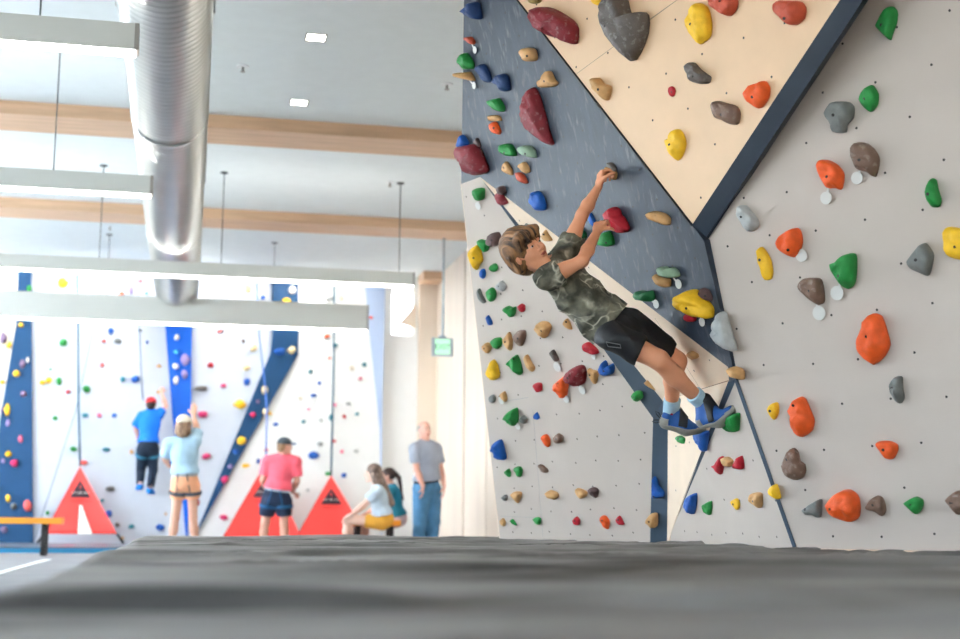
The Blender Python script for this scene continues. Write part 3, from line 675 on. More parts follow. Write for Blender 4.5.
# ---------------------------------------------------------------- mat, floor pad, floor line
ZM = .32
vm = bpy.data.materials.new('dark vinyl mat cover'); vm.use_nodes = True; nt = vm.node_tree; bs = nt.nodes['Principled BSDF']
tc = nt.nodes.new('ShaderNodeTexCoord'); n1 = nt.nodes.new('ShaderNodeTexNoise'); n1.inputs['Scale'].default_value = .8; n1.inputs['Detail'].default_value = 3
mpv = nt.nodes.new('ShaderNodeMapping'); mpv.inputs['Scale'].default_value = (.9, 2.6, 1); nt.links.new(tc.outputs['Object'], mpv.inputs[0]); nt.links.new(mpv.outputs[0], n1.inputs['Vector']); r1 = nt.nodes.new('ShaderNodeValToRGB')
r1.color_ramp.elements[0].position = .35; r1.color_ramp.elements[1].position = .68
r1.color_ramp.elements[0].color = (.05, .049, .047, 1); r1.color_ramp.elements[1].color = (.36, .352, .335, 1)  # tone bands paint fold shading into the vinyl colour
nt.links.new(n1.outputs['Fac'], r1.inputs[0]); nt.links.new(r1.outputs[0], bs.inputs['Base Color']); bs.inputs['Roughness'].default_value = .52
n2 = nt.nodes.new('ShaderNodeTexNoise'); n2.inputs['Scale'].default_value = 60; nt.links.new(tc.outputs['Object'], n2.inputs['Vector'])
bp = nt.nodes.new('ShaderNodeBump'); bp.inputs['Strength'].default_value = .3; bp.inputs['Distance'].default_value = .005; nt.links.new(n2.outputs['Fac'], bp.inputs['Height']); nt.links.new(bp.outputs[0], bs.inputs['Normal'])
M['vinyl'] = vm
X0m, Y0m, Y1m = -.31, -2.5, 10.6
root = empty('crash_mat', (1.6, 4, 0), 'huge dark grey vinyl crash mat with wrinkled cover beneath the climbing wall', 'crash mat')
MB().box((X0m+.02, Y0m+.02, 0), (XR-.02, Y1m-.02, ZM-.06)).build('foam_core', M['vinyl'], root)
nx_, ny_ = 210, 520
ys = Y0m + (Y1m-Y0m)*(np.linspace(0, 1, ny_)); xs = np.linspace(X0m-.02, XR-.02, nx_)
V = []; rgm = np.random.RandomState(3)
folds = [(rgm.uniform(-.5, 3.4), rgm.uniform(.9, 10.3), rgm.uniform(.0, .5), rgm.uniform(.35, 1.3), rgm.uniform(.012, .04), rgm.uniform(-.014, .020)) for _ in range(150)]
folds += [(.95, 2.05, .12, .45, .08, .028), (.95, 1.93, .12, .5, .07, -.04), (.05, 1.95, .05, .35, .05, .03), (.05, 1.84, .05, .4, .06, -.035), (.9, 1.5, .25, .3, .07, .02), (1.3, 2.7, .2, .5, .06, .03), (2.0, 3.4, -.2, .8, .06, .03), (.5, 3.0, .1, .4, .05, .028)]
XX, YY = np.meshgrid(xs, ys)
Z = np.zeros_like(XX)
for cx, cy, ang, L, w_, a_ in folds:
    dx, dy = XX-cx, YY-cy; u_ = dx*math.cos(ang)+dy*math.sin(ang); v_ = -dx*math.sin(ang)+dy*math.cos(ang) + .05*np.sin(u_*6+cx*9)
    Z += a_*np.exp(-(u_/L)**2)*np.exp(-(v_/w_)**2)
for j in range(ny_):
    for i in range(nx_):
        Z[j, i] += noise.noise(Vector((XX[j, i]*1.3, YY[j, i]*.9, 3)))*.010 + noise.noise(Vector((XX[j, i]*3.0, YY[j, i]*7, 7)))*.0035
edge = np.clip((XX-xs[0])/.10, 0, 1); Z -= (1-edge)**2*.06
e2 = np.clip((ys[-1]-YY)/.12, 0, 1); Z -= (1-e2)**2*.05
Z = np.where(Z > .02, .02+(Z-.02)*.45, Z)
V = np.stack([XX.ravel(), YY.ravel(), (ZM-.012+Z).ravel()], 1)
Fq = [[j*nx_+i, j*nx_+i+1, (j+1)*nx_+i+1, (j+1)*nx_+i] for j in range(ny_-1) for i in range(nx_-1)]
# skirt down the open sides
nb = len(V); sk = [j*nx_ for j in range(ny_)] + [(ny_-1)*nx_+i for i in range(1, nx_)]
V = np.vstack([V, [[V[k][0], V[k][1], 0.0] for k in sk]])
Fq += [[sk[k+1], sk[k], nb+k, nb+k+1] for k in range(len(sk)-1)]
mesh_obj('vinyl_cover', V, Fq, M['vinyl'], root, True, (1.6, 4, ZM))
# low blue-edged pad under the far wall
M['pad_blue'] = mat('teal blue pad vinyl', (22, 118, 160), .4, .06); M['pad_grey'] = mat('grey pad top', (88, 98, 112), .35, .06)
xp = hitY(133, 548, 18.1).x
b = MB(); b.box((XL+.1, 18.1, 0), (xp, YW-.07, .055), 0); b.box((XL+.1, 18.16, .055), (xp-.06, YW-.07, .075), 1)
tag(b.build('floor_pad', [M['pad_blue'], M['pad_grey']]), 'low teal-edged landing pad along the foot of the far wall', 'floor pad')
xl = hitz(0, 573, 0).x
struct(MB().box((xl-.04, 6, .0), (xl+.04, 15.2, .004)).build('floor_marking', M['white_line']))
# ---------------------------------------------------------------- ceiling furniture
M['lamp_body'] = mat('off white lamp housing', (206, 208, 202), .45, .01); M['lamp_end'] = mat('lamp end cap', (150, 146, 140), .4)
M['cable'] = mat('lamp cable', (70, 78, 80), .5)
lm = bpy.data.materials.new('lamp diffuser'); lm.use_nodes = True; lb = lm.node_tree.nodes['Principled BSDF']
lb.inputs['Base Color'].default_value = (1, 1, 1, 1); lb.inputs['Emission Color'].default_value = (1, .97, .92, 1); lb.inputs['Emission Strength'].default_value = 12
M['lamp'] = lm
lu = lm.copy(); lu.name = 'added ceiling uplight'; lu.node_tree.nodes['Principled BSDF'].inputs['Emission Strength'].default_value = 9; M['added_up'] = lu  # added emitter that brightens the ceiling
PEN = [(7.9, -.39, 3.152, .175, [-1.55, -.95], 'nearest suspended linear lamp, ending beside the silver duct'),
       (11.5, -.39, 3.14, .175, [-1.75, -1.2], 'second suspended linear lamp from camera, ending beside the silver duct'),
       (15.35, 2.5, 3.14, .17, [-1.06, .28, 2.33], 'long suspended linear lamp crossing under the silver duct'),
       (19.2, 2.46, 3.14, .38, [-1.2, 1.1], 'deepest suspended lamp with tall fascia close before the far wall')]
for Y, xe, z0, hh, wires, lab in PEN:
    t = empty('linear_lamp', (-2, Y, z0), lab, 'suspended lamp', 'suspended linear lamps')
    MB().box((-5.2, Y, z0+.012), (xe-.015, Y+.11, z0+hh)).build('housing', M['lamp_body'], t)
    MB().box((-5.2, Y+.002, z0), (xe-.01, Y+.108, z0+.014)).build('diffuser', M['lamp'], t)
    if Y < 16: MB().box((-5.2, Y+.015, z0+hh), (xe-.03, Y+.095, z0+hh+.0015)).build('uplight_diffuser', M['added_up'], t)  # glow strip added on the housing top to lift the ceiling
    MB().box((xe-.015, Y-.004, z0+.012), (xe+.01, Y+.114, z0+hh)).build('end_cap', M['lamp_end'], t)
    for wx in wires + [-3.2, -4.6]:
        MB().tube([(wx, Y+.055, z0+hh), (wx, Y+.055, ZC)], .006, 6).disc((wx, Y+.055, ZC-.012), (0, 0, 1), .045, .012).build('cable', M['cable'], t)
# spiral duct
M['duct'] = mat('galvanised duct', (196, 198, 196), .28, .05, 3, metal=.85, spec=.5)
b = MB(); r0, xc, zc, pitch, na = .30, -.255, 3.70, .088, 56
yy0, yy1 = 3.0, 21.0; nyd = int((yy1-yy0)/pitch*7)
T = np.linspace(0, 2*PI, na, endpoint=False); Yd = np.linspace(yy0, yy1, nyd)
ph = ((Yd[:, None]/pitch + T[None, :]/(2*PI)) % 1.0)
rr = r0 + .009*np.exp(-((ph-.5)/.07)**2)
V = np.stack([xc+rr*np.cos(T)[None, :], np.repeat(Yd[:, None], na, 1), zc+rr*np.sin(T)[None, :]], 2).reshape(-1, 3)
Fd = [[j*na+i, (j+1)*na+i, (j+1)*na+(i+1) % na, j*na+(i+1) % na] for j in range(nyd-1) for i in range(na)]
root = empty('air_duct', (xc, 10, zc), 'large round galvanised spiral air duct running along the ceiling', 'air duct')
mesh_obj('duct_tube', V, Fd, M['duct'], root, True)
for yj in (6.4, 10.8, 15.3):
    b = MB(); b.tube([(xc, yj, zc), (xc, yj+.06, zc)], r0+.012, 48); b.build('coupling_band', M['duct'], root, True)
for yj in (8.6, 13.2, 17.6):
    b = MB()
    for s_ in (-1, 1): b.box((xc+s_*(r0+.010)-.008, yj, zc), (xc+s_*(r0+.010)+.008, yj+.03, ZC))
    b.build('hanger_strap', M['duct'], root)
# downlights, sprinklers, exit sign
M['down'] = mat('downlight lens', (255, 252, 240), .4, 0, emit=14)
for px, py, lab in ((316, 37, 'square recessed ceiling light nearer the camera'), (299, 102, 'square recessed ceiling light next to the timber beam')):
    p = hitz(px, py, ZC); t = empty('recessed_light', (p.x, p.y, ZC), lab, 'ceiling light', 'recessed ceiling lights')
    b = MB(); s_ = .085
    for lo, hi in (((-s_, -s_), (s_, -s_+.012)), ((-s_, s_-.012), (s_, s_)), ((-s_, -s_), (-s_+.012, s_)), ((s_-.012, -s_), (s_, s_))):
        b.box((p.x+lo[0], p.y+lo[1], ZC-.008), (p.x+hi[0], p.y+hi[1], ZC))
    b.build('trim_ring', M['lamp_end'], t)
    MB().box((p.x-s_+.012, p.y-s_+.012, ZC-.005), (p.x+s_-.012, p.y+s_-.012, ZC-.001)).build('lens', M['down'], t)
M['whitep'] = mat('white plastic', (225, 228, 230), .4, .01)
for px, py, lab in ((243, 66, 'small white ceiling sprinkler beside the duct'), (447, 84, 'small white ceiling sprinkler close to the slate overhang'), (110, 226, 'small ceiling sensor beyond the second lamp'),
                    (390, 182, 'tiny ceiling sprinkler between the timber beams'), (458, 230, 'tiny ceiling fitting beside the climbing wall')):
    p = hitz(px, py, ZC); t = empty('ceiling_sprinkler', (p.x, p.y, ZC), lab, 'sprinkler', 'ceiling sprinklers')
    b = MB(); b.disc((p.x, p.y, ZC-.012), (0, 0, 1), .055, .012, 16); b.build('escutcheon', M['whitep'], t)
    b = MB(); b.disc((p.x, p.y, ZC-.05), (0, 0, 1), .012, .038, 10); b.disc((p.x, p.y, ZC-.055), (0, 0, 1), .024, .004, 12); b.build('nozzle', M['lamp_end'], t)
p = W(442.5, 347, 18.2)
M['exit_frame'] = mat('exit sign frame', (176, 188, 196), .35, .01); M['exit_face'] = mat('exit sign face', (176, 236, 196), .4, .02, emit=.5); M['exit_letter'] = mat('exit lettering', (50, 120, 90), .4)
M['rod'] = mat('pale grey rod', (176, 192, 202), .4)
t = empty('exit_sign', p, 'green exit sign hanging on a long rod from the ceiling', 'exit sign')
hw, hh = .145, .125
MB().box((p.x-hw, p.y, p.z-hh), (p.x+hw, p.y+.03, p.z+hh)).build('frame', M['exit_frame'], t)
MB().box((p.x-hw+.045, p.y-.004, p.z-hh+.03), (p.x+hw-.045, p.y, p.z+hh-.02)).build('face', M['exit_face'], t)
def text(s, size, loc, m, parent, name='lettering', rx=PI/2, ext=.002, sx=1):
    c = bpy.data.curves.new(name, 'FONT'); c.body = s; c.size = size; c.extrude = ext; c.align_x = 'CENTER'; c.align_y = 'CENTER'; c.materials.append(m)
    tmp = bpy.data.objects.new(name+'_tmp', c); COL.objects.link(tmp); dg = bpy.context.evaluated_depsgraph_get(); dg.update()
    me = bpy.data.meshes.new_from_object(tmp.evaluated_get(dg)); bpy.data.objects.remove(tmp)
    o = bpy.data.objects.new(name, me); COL.objects.link(o); o.parent = parent
    o.location = Vector(loc)-Vector(parent.get('_wo', parent.location)); o.rotation_euler = (rx, 0, 0); o.scale = (sx, 1, 1)
    return o
text('EXIT', .10, (p.x, p.y-.006, p.z), M['exit_letter'], t)
b = MB(); b.tube([(p.x+.005, p.y+.015, p.z+hh+.02), (p.x+.005, p.y+.015, ZC)], .016, 10); b.disc((p.x+.005, p.y+.015, p.z+hh), (0, 0, 1), .05, .025); b.disc((p.x+.005, p.y+.015, ZC-.015), (0, 0, 1), .08, .015)
b.build('rod', M['rod'], t, True)
# ---------------------------------------------------------------- ropes, belay gates, benches
M['rope_teal'] = mat('dark teal rope', (52, 92, 112), .7); M['rope_grey'] = mat('grey rope', (120, 136, 160), .7); M['rope_blue'] = mat('blue rope', (70, 110, 190), .7)
def rope(pts, r, m, lab):
    pts = [Vector((q.x, q.y, min(q.z, ZC-.01))) for q in pts]
    o = MB().tube(pts, r, 8).build('rope', M[m], None, True); tag(o, lab, 'rope', 'top ropes on the far wall'); return o
Yr = 21.2
rope([hitY(78, 240, Yr), hitY(78, 325, Yr), hitY(78.5, 400, Yr), hitY(80, 462, Yr-.02)], .016, 'rope_teal', 'teal rope clipped to the tip of the belay gate beside the bench')
rope([hitY(105, 240, Yr), hitY(93, 330, Yr), hitY(76, 410, Yr), hitY(34, 541, Yr)], .007, 'rope_grey', 'thin slack grey rope slanting down behind the bench')
rope([hitY(138, 240, Yr), hitY(139, 325, Yr), hitY(141, 370, Yr), hitY(143, 400, 21.0)], .010, 'rope_grey', 'grey rope holding the climber in blue')
rope([hitY(257, 240, Yr), hitY(259, 335, Yr), hitY(265, 385, Yr), hitY(267, 412, 20.8), hitY(266, 455, 18.6)], .012, 'rope_blue', 'blue-grey rope running down to the man in pink')
rope([hitY(335, 240, Yr), hitY(334, 330, Yr), hitY(333, 400, Yr), hitY(331, 476, Yr-.02)], .016, 'rope_teal', 'teal rope clipped to the tip of the belay gate beside seated girl')
M['gate_red'] = mat('red vinyl banner', (240, 66, 60), .5, .05, 4, bump=.1, bscale=12); M['gate_dark'] = mat('dark banner print', (54, 30, 44), .5); M['strap'] = mat('black strap', (26, 26, 30), .6)
M['gate_white'] = mat('white slit panel', (246, 236, 226), .5); M['print_red'] = mat('dark red print', (176, 36, 40), .5)
def gate(ax, ay, bl, br, by, lab, slit=False, zf=.012):
    A = hitY(ax, ay, 21.17); B = hitY(bl, by, 20.8); Cc = hitY(br, by, 20.8)
    Y0 = B.y; t = empty('belay_gate', ((B+Cc)/2).to_tuple(), lab, 'belay gate', 'red triangular belay gates')
    def Q(u, v, off=0):   # u across -1..1 along the width at that height, v 0 bottom .. 1 top
        p = (B+Cc)/2*(1-v)+A*v; q = (Cc-B)/2*(1-v)*u; return p+q+Vector((0, -off+.035*math.sin(u*2.2+v*3)*(1-v), 0))
    n_ = 16; Vv = []; Ff = []
    for j in range(n_+1):
        for i in range(n_+1): Vv.append(Q(-1+2*i/n_, j/n_*.985, .004))
    k0 = len(Vv)
    for j in range(n_+1):
        for i in range(n_+1): Vv.append(Q(-1+2*i/n_, j/n_*.985, -.004))
    for j in range(n_):
        for i in range(n_):
            a = j*(n_+1)+i; Ff.append([a, a+1, a+n_+2, a+n_+1]); Ff.append([k0+a, k0+a+n_+1, k0+a+n_+2, k0+a+1])
    for i in range(n_): Ff.append([i+1, i, k0+i, k0+i+1])
    for j in range(n_):
        a, c = j*(n_+1), (j+1)*(n_+1); Ff.append([a, c, k0+c, k0+a][::-1]); a += n_; c += n_; Ff.append([a, c, k0+c, k0+a])
    mesh_obj('banner', Vv, Ff, M['gate_red'], t, True)
    def lay(name, uv, m, off):
        return MB().prism([Q(u, v, off) for u, v in uv], (0, .003, 0)).build(name, m, t)
    wv = .26; lay('warning_triangle', [(-.62, .53), (.62, .53), (0, .79)], M['gate_dark'], .011)
    c = Q(0, .585, .018); text('CLIP-IN', .072, c, M['gate_white'], t); text('!', .13, Q(0, .665, .018), M['gate_red'], t, 'exclamation_mark')
    text('WARNING CLIP IN', .045, Q(0, .475, .014), M['print_red'], t, 'caption')
    if slit: lay('slit_panel', [(-.08, .0), (.32, .0), (.06, .42), (-.04, .42)], M['gate_white'], .02)
    for P0, sgn in ((B, -1), (Cc, 1)):
        MB().tube([P0, P0+Vector((sgn*.07, .05, -.10)), P0+Vector((sgn*.09, .1, -(P0.z-zf)))], .018, 6).build('strap', M['strap'], t)
    MB().tube([A, A+Vector((0, .01, .07))], .018, 6).build('strap', M['strap'], t)
gate(80, 466, 44, 117, 534, 'red triangular belay gate with white slit behind the orange bench', True, .085)
gate(266, 462, 222, 302, 538, 'red triangular belay gate behind the man in pink')
gate(331, 475, 295, 368, 538, 'red triangular belay gate behind the long-haired seated girl')
M['bench_top'] = mat('orange bench top', (236, 152, 40), .45, .06); M['bench_leg'] = mat('black steel leg', (28, 28, 32), .4)
def bench(xa, xb, yt, Y, lab, legs, flip=False):
    a, c = hitY(xa, yt, Y), hitY(xb, yt, Y); z = a.z if False else .44
    t = empty('bench', ((a.x+c.x)/2, Y+.15, 0), lab, 'bench', 'low orange benches')
    MB().box((a.x, Y, z-.07), (c.x, Y+.32, z)).build('seat', M['bench_top'], t)
    for lx in legs:
        x = hitY(lx, 540, Y+.05).x
        b = MB(); b.box((x-.03, Y+.03, 0), (x+.03, Y+.07, z-.07)); b.box((x-.03, Y+.25, 0), (x+.03, Y+.29, z-.07)); b.box((x-.03, Y+.03, z-.11), (x+.03, Y+.29, z-.07)); b.build('leg', M['bench_leg'], t)
bench(-60, 62, 520, 16.6, 'orange-topped low bench with black leg before the navy panel', (-40, 43.5))
bench(352, 401, 522, 17.0, 'orange-topped low bench under the two seated girls', (358, 391))
# ---------------------------------------------------------------- people
def nrm(v): return Vector(v).normalized()
def ortho(U, L):
    U = nrm(U); L = Vector(L); L = nrm(L-U*L.dot(U)); return L, L.cross(U), U      # left, front, up
class Prims:
    def __init__(s): s.p = []
    def c(s, a, b, ra, rb, k=.02): s.p.append(('c', Vector(a), Vector(b), ra, rb, k, 'add')); return s
    def e(s, c, A, r, k=.02): s.p.append(('e', Vector(c), A, r, k, 'add')); return s
    def sc(s, a, b, ra, rb, k=.004): s.p.append(('c', Vector(a), Vector(b), ra, rb, k, 'sub')); return s
    def se(s, c, A, r, k=.004): s.p.append(('e', Vector(c), A, r, k, 'sub')); return s
    def vol(s, h, infl=0, pad=.05):
        lo, hi = np.full(3, 1e9), np.full(3, -1e9)
        for q in s.p:
            if q[-1] == 'sub': continue
            if q[0] == 'c':
                for p, r in ((q[1], q[3]), (q[2], q[4])): lo = np.minimum(lo, np.array(p)-r-infl); hi = np.maximum(hi, np.array(p)+r+infl)
            else: r = max(q[3])+infl; lo = np.minimum(lo, np.array(q[1])-r); hi = np.maximum(hi, np.array(q[1])+r)
        v = Vol(lo-pad*.4, hi+pad*.4, h)
        for q in s.p:
            sg = infl if q[-1] == 'add' else -infl*.0
            if q[0] == 'c': v.cone(q[1], q[2], q[3]+sg, q[4]+sg, q[5], q[6])
            else: v.ell(q[1], q[2], [r+sg for r in q[3]], q[4], q[5])
        return v
def hand(P, w, d, n, lat, s=1.0, curl=(35, 50, 35), spread=.0, thumb_curl=25):
    """w wrist, d along the palm, n the way the palm faces, lat the thumb side"""
    d = nrm(d); n = Vector(n); n = nrm(n-d*n.dot(d)); l0 = Vector(lat); lat = nrm(d.cross(n)); lat = lat if lat.dot(l0) > 0 else -lat
    kn = []
    for i in range(4):
        o = (1.5-i)*.0195*s
        k = w + d*(.083-.004*abs(i-1))*s + lat*o; kn.append(k)
        P.c(w+lat*o*.55+d*.008*s, k, .0135*s, .0105*s, .010)
    P.c(w+d*.03*s-n*.0+lat*.012*s, w+d*.03*s-lat*.014*s, .015*s, .014*s, .012)
    Ls = [(.040, .025, .020), (.044, .028, .021), (.041, .026, .020), (.032, .020, .018)]
    for i in range(4):
        a = 0; p = kn[i]
        for j, L in enumerate(Ls[i]):
            a += math.radians(curl[j]*(1+.06*i)); q = p + (d*math.cos(a)+n*math.sin(a)+lat*spread*(1.5-i)*.5)*L*s
            P.c(p, q, (.0092-.0010*j)*s, (.0086-.0012*j)*s, .003); p = q
    b = w + d*.022*s + lat*.022*s; t1 = nrm(d*.55+lat*.75+n*.35)
    c1 = b + t1*.040*s; P.c(b-lat*.008*s, c1, .0135*s, .0105*s, .010)
    t2 = nrm(d*.85+lat*.25+n*(.2+thumb_curl/60)); c2 = c1+t2*.030*s; P.c(c1, c2, .0105*s, .009*s, .003); P.c(c2, c2+nrm(t2+n*.3)*.022*s, .009*s, .0075*s, .003)
def head(P, hc, A, s):
    L, Fd, U = A
    e = lambda a, b, c: hc + L*(a*s)+Fd*(b*s)+U*(c*s)
    P.e(e(0, -.012, .026), A, (.073*s, .090*s, .085*s), .02)
    P.e(e(0, .028, -.030), A, (.058*s, .060*s, .078*s), .03)
    P.c(e(-.030, .030, -.078), e(0, .062, -.093), .022*s, .020*s, .02).c(e(.030, .030, -.078), e(0, .062, -.093), .022*s, .020*s, .02)
    P.e(e(.040, .052, -.028), A, (.02*s, .02*s, .022*s), .02).e(e(-.040, .052, -.028), A, (.02*s, .02*s, .022*s), .02)
    P.c(e(-.030, .076, .018), e(.030, .076, .018), .011*s, .011*s, .014)
    for q in (-1, 1): P.se(e(q*.030, .096, .0), A, (.015*s, .011*s, .009*s), .008)
    for q in (-1, 1): P.e(e(q*.030, .073, .0), A, (.0125*s, .0125*s, .0115*s), .002)
    P.c(e(0, .084, .008), e(0, .104, -.027), .0065*s, .0095*s, .008)
    P.c(e(-.010, .094, -.030), e(.010, .094, -.030), .0068*s, .0068*s, .006)
    P.c(e(-.016, .083, -.052), e(0, .092, -.050), .0055*s, .0062*s, .005).c(e(.016, .083, -.052), e(0, .092, -.050), .0055*s, .0062*s, .005)
    P.c(e(-.013, .083, -.062), e(.013, .083, -.062), .0068*s, .0068*s, .005)
    for q in (-1, 1):
        P.e(e(q*.074, -.006, -.008), A, (.009*s, .018*s, .030*s), .005); P.se(e(q*.088, .0, -.004), A, (.008*s, .009*s, .017*s), .004)
def torso(P, J, A, w, dp, sh=.05):
    L, Fd, U = A; pel, nk = J['pel'], J['neck']; T = (nk-pel).length
    P.e(pel+U*T*.70+Fd*.005, A, (.150*w, .100*dp, T*.34), .04)
    P.e(pel+U*T*.36+Fd*.012*dp, A, (.128*w, .095*dp, T*.36), .05)
    P.e(pel-U*T*.00-Fd*.01, A, (.150*w, .108*dp, T*.24), .05)
    P.c(J['shL'], J['shR'], sh*w, sh*w, .04)
    P.c(nk, J['shL'], .042*w, .045*w, .03).c(nk, J['shR'], .042*w, .045*w, .03)
def limbs(P, J, w, arms=True, legs=True, lw=None):
    w0 = w
    for q in 'LR':
        w = w0
        if arms:
            a, b, c = J['sh'+q], J['el'+q], J['wr'+q]
            P.c(a, b, .048*w, .036*w, .03).e(a.lerp(b, .45), ortho(b-a, (1, .2, .1)), (.043*w, .043*w, (b-a).length*.36), .02)
            P.c(b, b.lerp(c, .35), .037*w, .039*w, .015).c(b.lerp(c, .35), c, .038*w, .024*w, .015)
        if legs:
            w = lw or w0
            a, b, c = J['hip'+q], J['kn'+q], J['an'+q]
            P.c(a, b, .070*w, .052*w, .04)
            bk = (b-a).normalized()-(c-b).normalized(); bk = bk*.35*.05
            P.c(b, b.lerp(c, .38)-bk*.6, .051*w, .052*w, .02).c(b.lerp(c, .35)-bk*.6, c, .051*w, .031*w, .02)
def folds(seed, amp, f=26):
    rg = np.random.RandomState(seed); T = [(rg.normal(size=3), rg.uniform(.5, 1.5)*f, rg.uniform(0, 6)) for _ in range(7)]
    T = [(t/np.linalg.norm(t), a, b) for t, a, b in T]
    def fn(X, Y, Z):
        w_ = .12*np.sin(X*9+Y*5)+.12*np.sin(Z*11-Y*7); o = 0
        for t, a, b in T: o = o + np.abs(np.sin((X*t[0]+Y*t[1]+Z*t[2]+w_*.25)*a+b))
        return (o/7-.62)*amp
    return fn
def body_mats(skin, tint=''):
    return [mat('skin '+tint, skin, .5, .05, 9, bump=.05, bscale=200), mat('eye white', (186, 168, 156), .3, 0), mat('dark iris', (48, 34, 28), .25, 0), mat('lips '+tint, (186, 92, 80), .45, .03), mat('eyebrow '+tint, (96, 68, 48), .7, .1)]  # eye white is darkened to stand in for lid shadow
def face_fn(hc, A, s):
    L, Fd, U = [np.array(tuple(v)) for v in A]; h0 = np.array(tuple(hc))
    def fn(C):
        D = (C-h0)/s; a, b, c = D@L, D@Fd, D@U; idx = np.zeros(len(C), dtype=np.int32)
        fr = (b > .06) & (np.abs(a) < .08) & (np.abs(c) < .12)
        aa = np.abs(np.abs(a)-.030)
        idx[fr & ((aa/.0115)**2+((c-.0005)/.0036)**2 < 1)] = 1
        idx[fr & (aa**2+(c-.001)**2 < .0058**2)] = 2
        idx[fr & ((a/.019)**2+((c+.0565)/.0062)**2 < 1)] = 3
        idx[fr & ((aa/.019)**2+((c-.0235)/.0042)**2 < 1)] = 4
        return idx
    return fn
def hair(style, hc, A, s, h, m, par, seed=1, neck=None):
    L, Fd, U = A; e = lambda a, b, c: hc + L*(a*s)+Fd*(b*s)+U*(c*s); P = Prims()
    if style == 'mop':
        P.e(e(0, -.018, .036), A, (.092*s, .108*s, .100*s), .02)
        P.e(e(0, -.055, -.020), A, (.080*s, .062*s, .085*s), .03)
        P.c(e(-.05, .070, .066), e(.045, .082, .062), .030*s, .026*s, .02)
        P.c(e(-.052, .066, .068), e(-.072, .052, .020), .022*s, .010*s, .012).c(e(.045, .076, .062), e(.068, .052, .026), .022*s, .010*s, .012)
        P.c(e(-.02, .09, .062), e(-.042, .095, .032), .018*s, .007*s, .01).c(e(.025, .09, .060), e(.030, .097, .034), .016*s, .006*s, .01)
        P.c(e(.0, .09, .062), e(-.006, .10, .036), .016*s, .006*s, .01)
        P.c(e(-.082, -.02, .02), e(-.080, -.035, -.060), .022*s, .012*s, .02).c(e(.082, -.02, .02), e(.080, -.035, -.060), .022*s, .012*s, .02)
        P.se(e(-.092, .012, -.030), A, (.030*s, .030*s, .035*s), .01).se(e(.092, .012, -.030), A, (.030*s, .030*s, .035*s), .01)
    elif style == 'long':
        P.e(e(0, -.015, .030), A, (.086*s, .100*s, .093*s), .02).e(e(0, -.07, -.06), A, (.085*s, .05*s, .11*s), .03)
        tail = neck or e(0, -.10, -.30); P.c(e(0, -.07, -.08), tail, .075*s, .05*s, .04).c(e(.05, -.02, -.05), tail+L*.03, .04*s, .03*s, .03).c(e(-.05, -.02, -.05), tail-L*.03, .04*s, .03*s, .03)
        P.se(e(0, .10, -.03), A, (.075*s, .075*s, .085*s), .01)
    elif style == 'pony':
        P.e(e(0, -.015, .028), A, (.080*s, .096*s, .090*s), .02); P.c(e(0, -.105, .03), e(0, -.15, -.02), .030*s, .028*s, .01)
        tail = neck or e(0, -.12, -.28); P.c(e(0, -.15, -.02), tail, .028*s, .012*s, .01); P.se(e(0, .095, -.035), A, (.075*s, .075*s, .09*s), .01)
    elif style == 'bob':
        P.e(e(0, -.03, -.010), A, (.092*s, .085*s, .105*s), .02).e(e(0, -.05, -.085), A, (.090*s, .062*s, .065*s), .03)
    elif style == 'short':
        P.e(e(0, -.020, .026), A, (.080*s, .094*s, .092*s), .02); P.e(e(0, -.06, -.03), A, (.070*s, .045*s, .06*s), .02)
        P.se(e(0, .11, -.02), A, (.085*s, .085*s, .09*s), .01)
    elif style == 'crop':
        P.e(e(0, -.024, .014), A, (.079*s, .088*s, .080*s), .02); P.se(e(0, .10, .0), A, (.09*s, .09*s, .12*s), .01); P.se(e(0, .03, .13), A, (.06*s, .09*s, .06*s), .01)
    v = P.vol(h); la, fa, ua = [np.array(tuple(x)) for x in A]; h0 = np.array(tuple(hc))
    def fn(X, Y, Z):
        a = (X-h0[0])*la[0]+(Y-h0[1])*la[1]+(Z-h0[2])*la[2]; b = (X-h0[0])*fa[0]+(Y-h0[1])*fa[1]+(Z-h0[2])*fa[2]; c = (X-h0[0])*ua[0]+(Y-h0[1])*ua[1]+(Z-h0[2])*ua[2]
        th = np.arctan2(a, np.maximum(b, -.2)+.22) if style == 'mop' else np.arctan2(a, b+1e-4)
        return (np.sin(a*420+2.2*np.sin(b*26+c*14+seed))*.0022+np.sin(a*170-b*14+c*10+seed+1.5*np.sin(c*25))*.0026)*s
    v.warp(fn); V_, Q_ = v.mesh(); R = np.stack([-la, fa, ua]); o = mesh_obj('hair', (V_-h0)@R.T, Q_, m, None, True, (0, 0, 0))
    o.parent = par; o.location = hc-Vector(par.location); o.rotation_euler = Matrix([list(x) for x in R.T]).to_euler(); return o
def hair_mat(name, rgb, rgb2):
    m = bpy.data.materials.new(name); m.use_nodes = True; nt = m.node_tree; b = nt.nodes['Principled BSDF']; b.inputs['Roughness'].default_value = .62
    tc = nt.nodes.new('ShaderNodeTexCoord'); mp = nt.nodes.new('ShaderNodeMapping'); mp.inputs['Scale'].default_value = (9, 1.3, 1.3); nt.links.new(tc.outputs['Object'], mp.inputs[0])
    n = nt.nodes.new('ShaderNodeTexNoise'); n.inputs['Scale'].default_value = 11; n.inputs['Detail'].default_value = 5; n.inputs['Distortion'].default_value = .4; nt.links.new(mp.outputs[0], n.inputs['Vector'])
    r = nt.nodes.new('ShaderNodeValToRGB'); r.color_ramp.elements[0].position = .36; r.color_ramp.elements[1].position = .64
    r.color_ramp.elements[0].color = srgb(rgb)+(1,); r.color_ramp.elements[1].color = srgb(rgb2)+(1,)
    nt.links.new(n.outputs['Fac'], r.inputs[0]); nt.links.new(r.outputs[0], b.inputs['Base Color']); return m
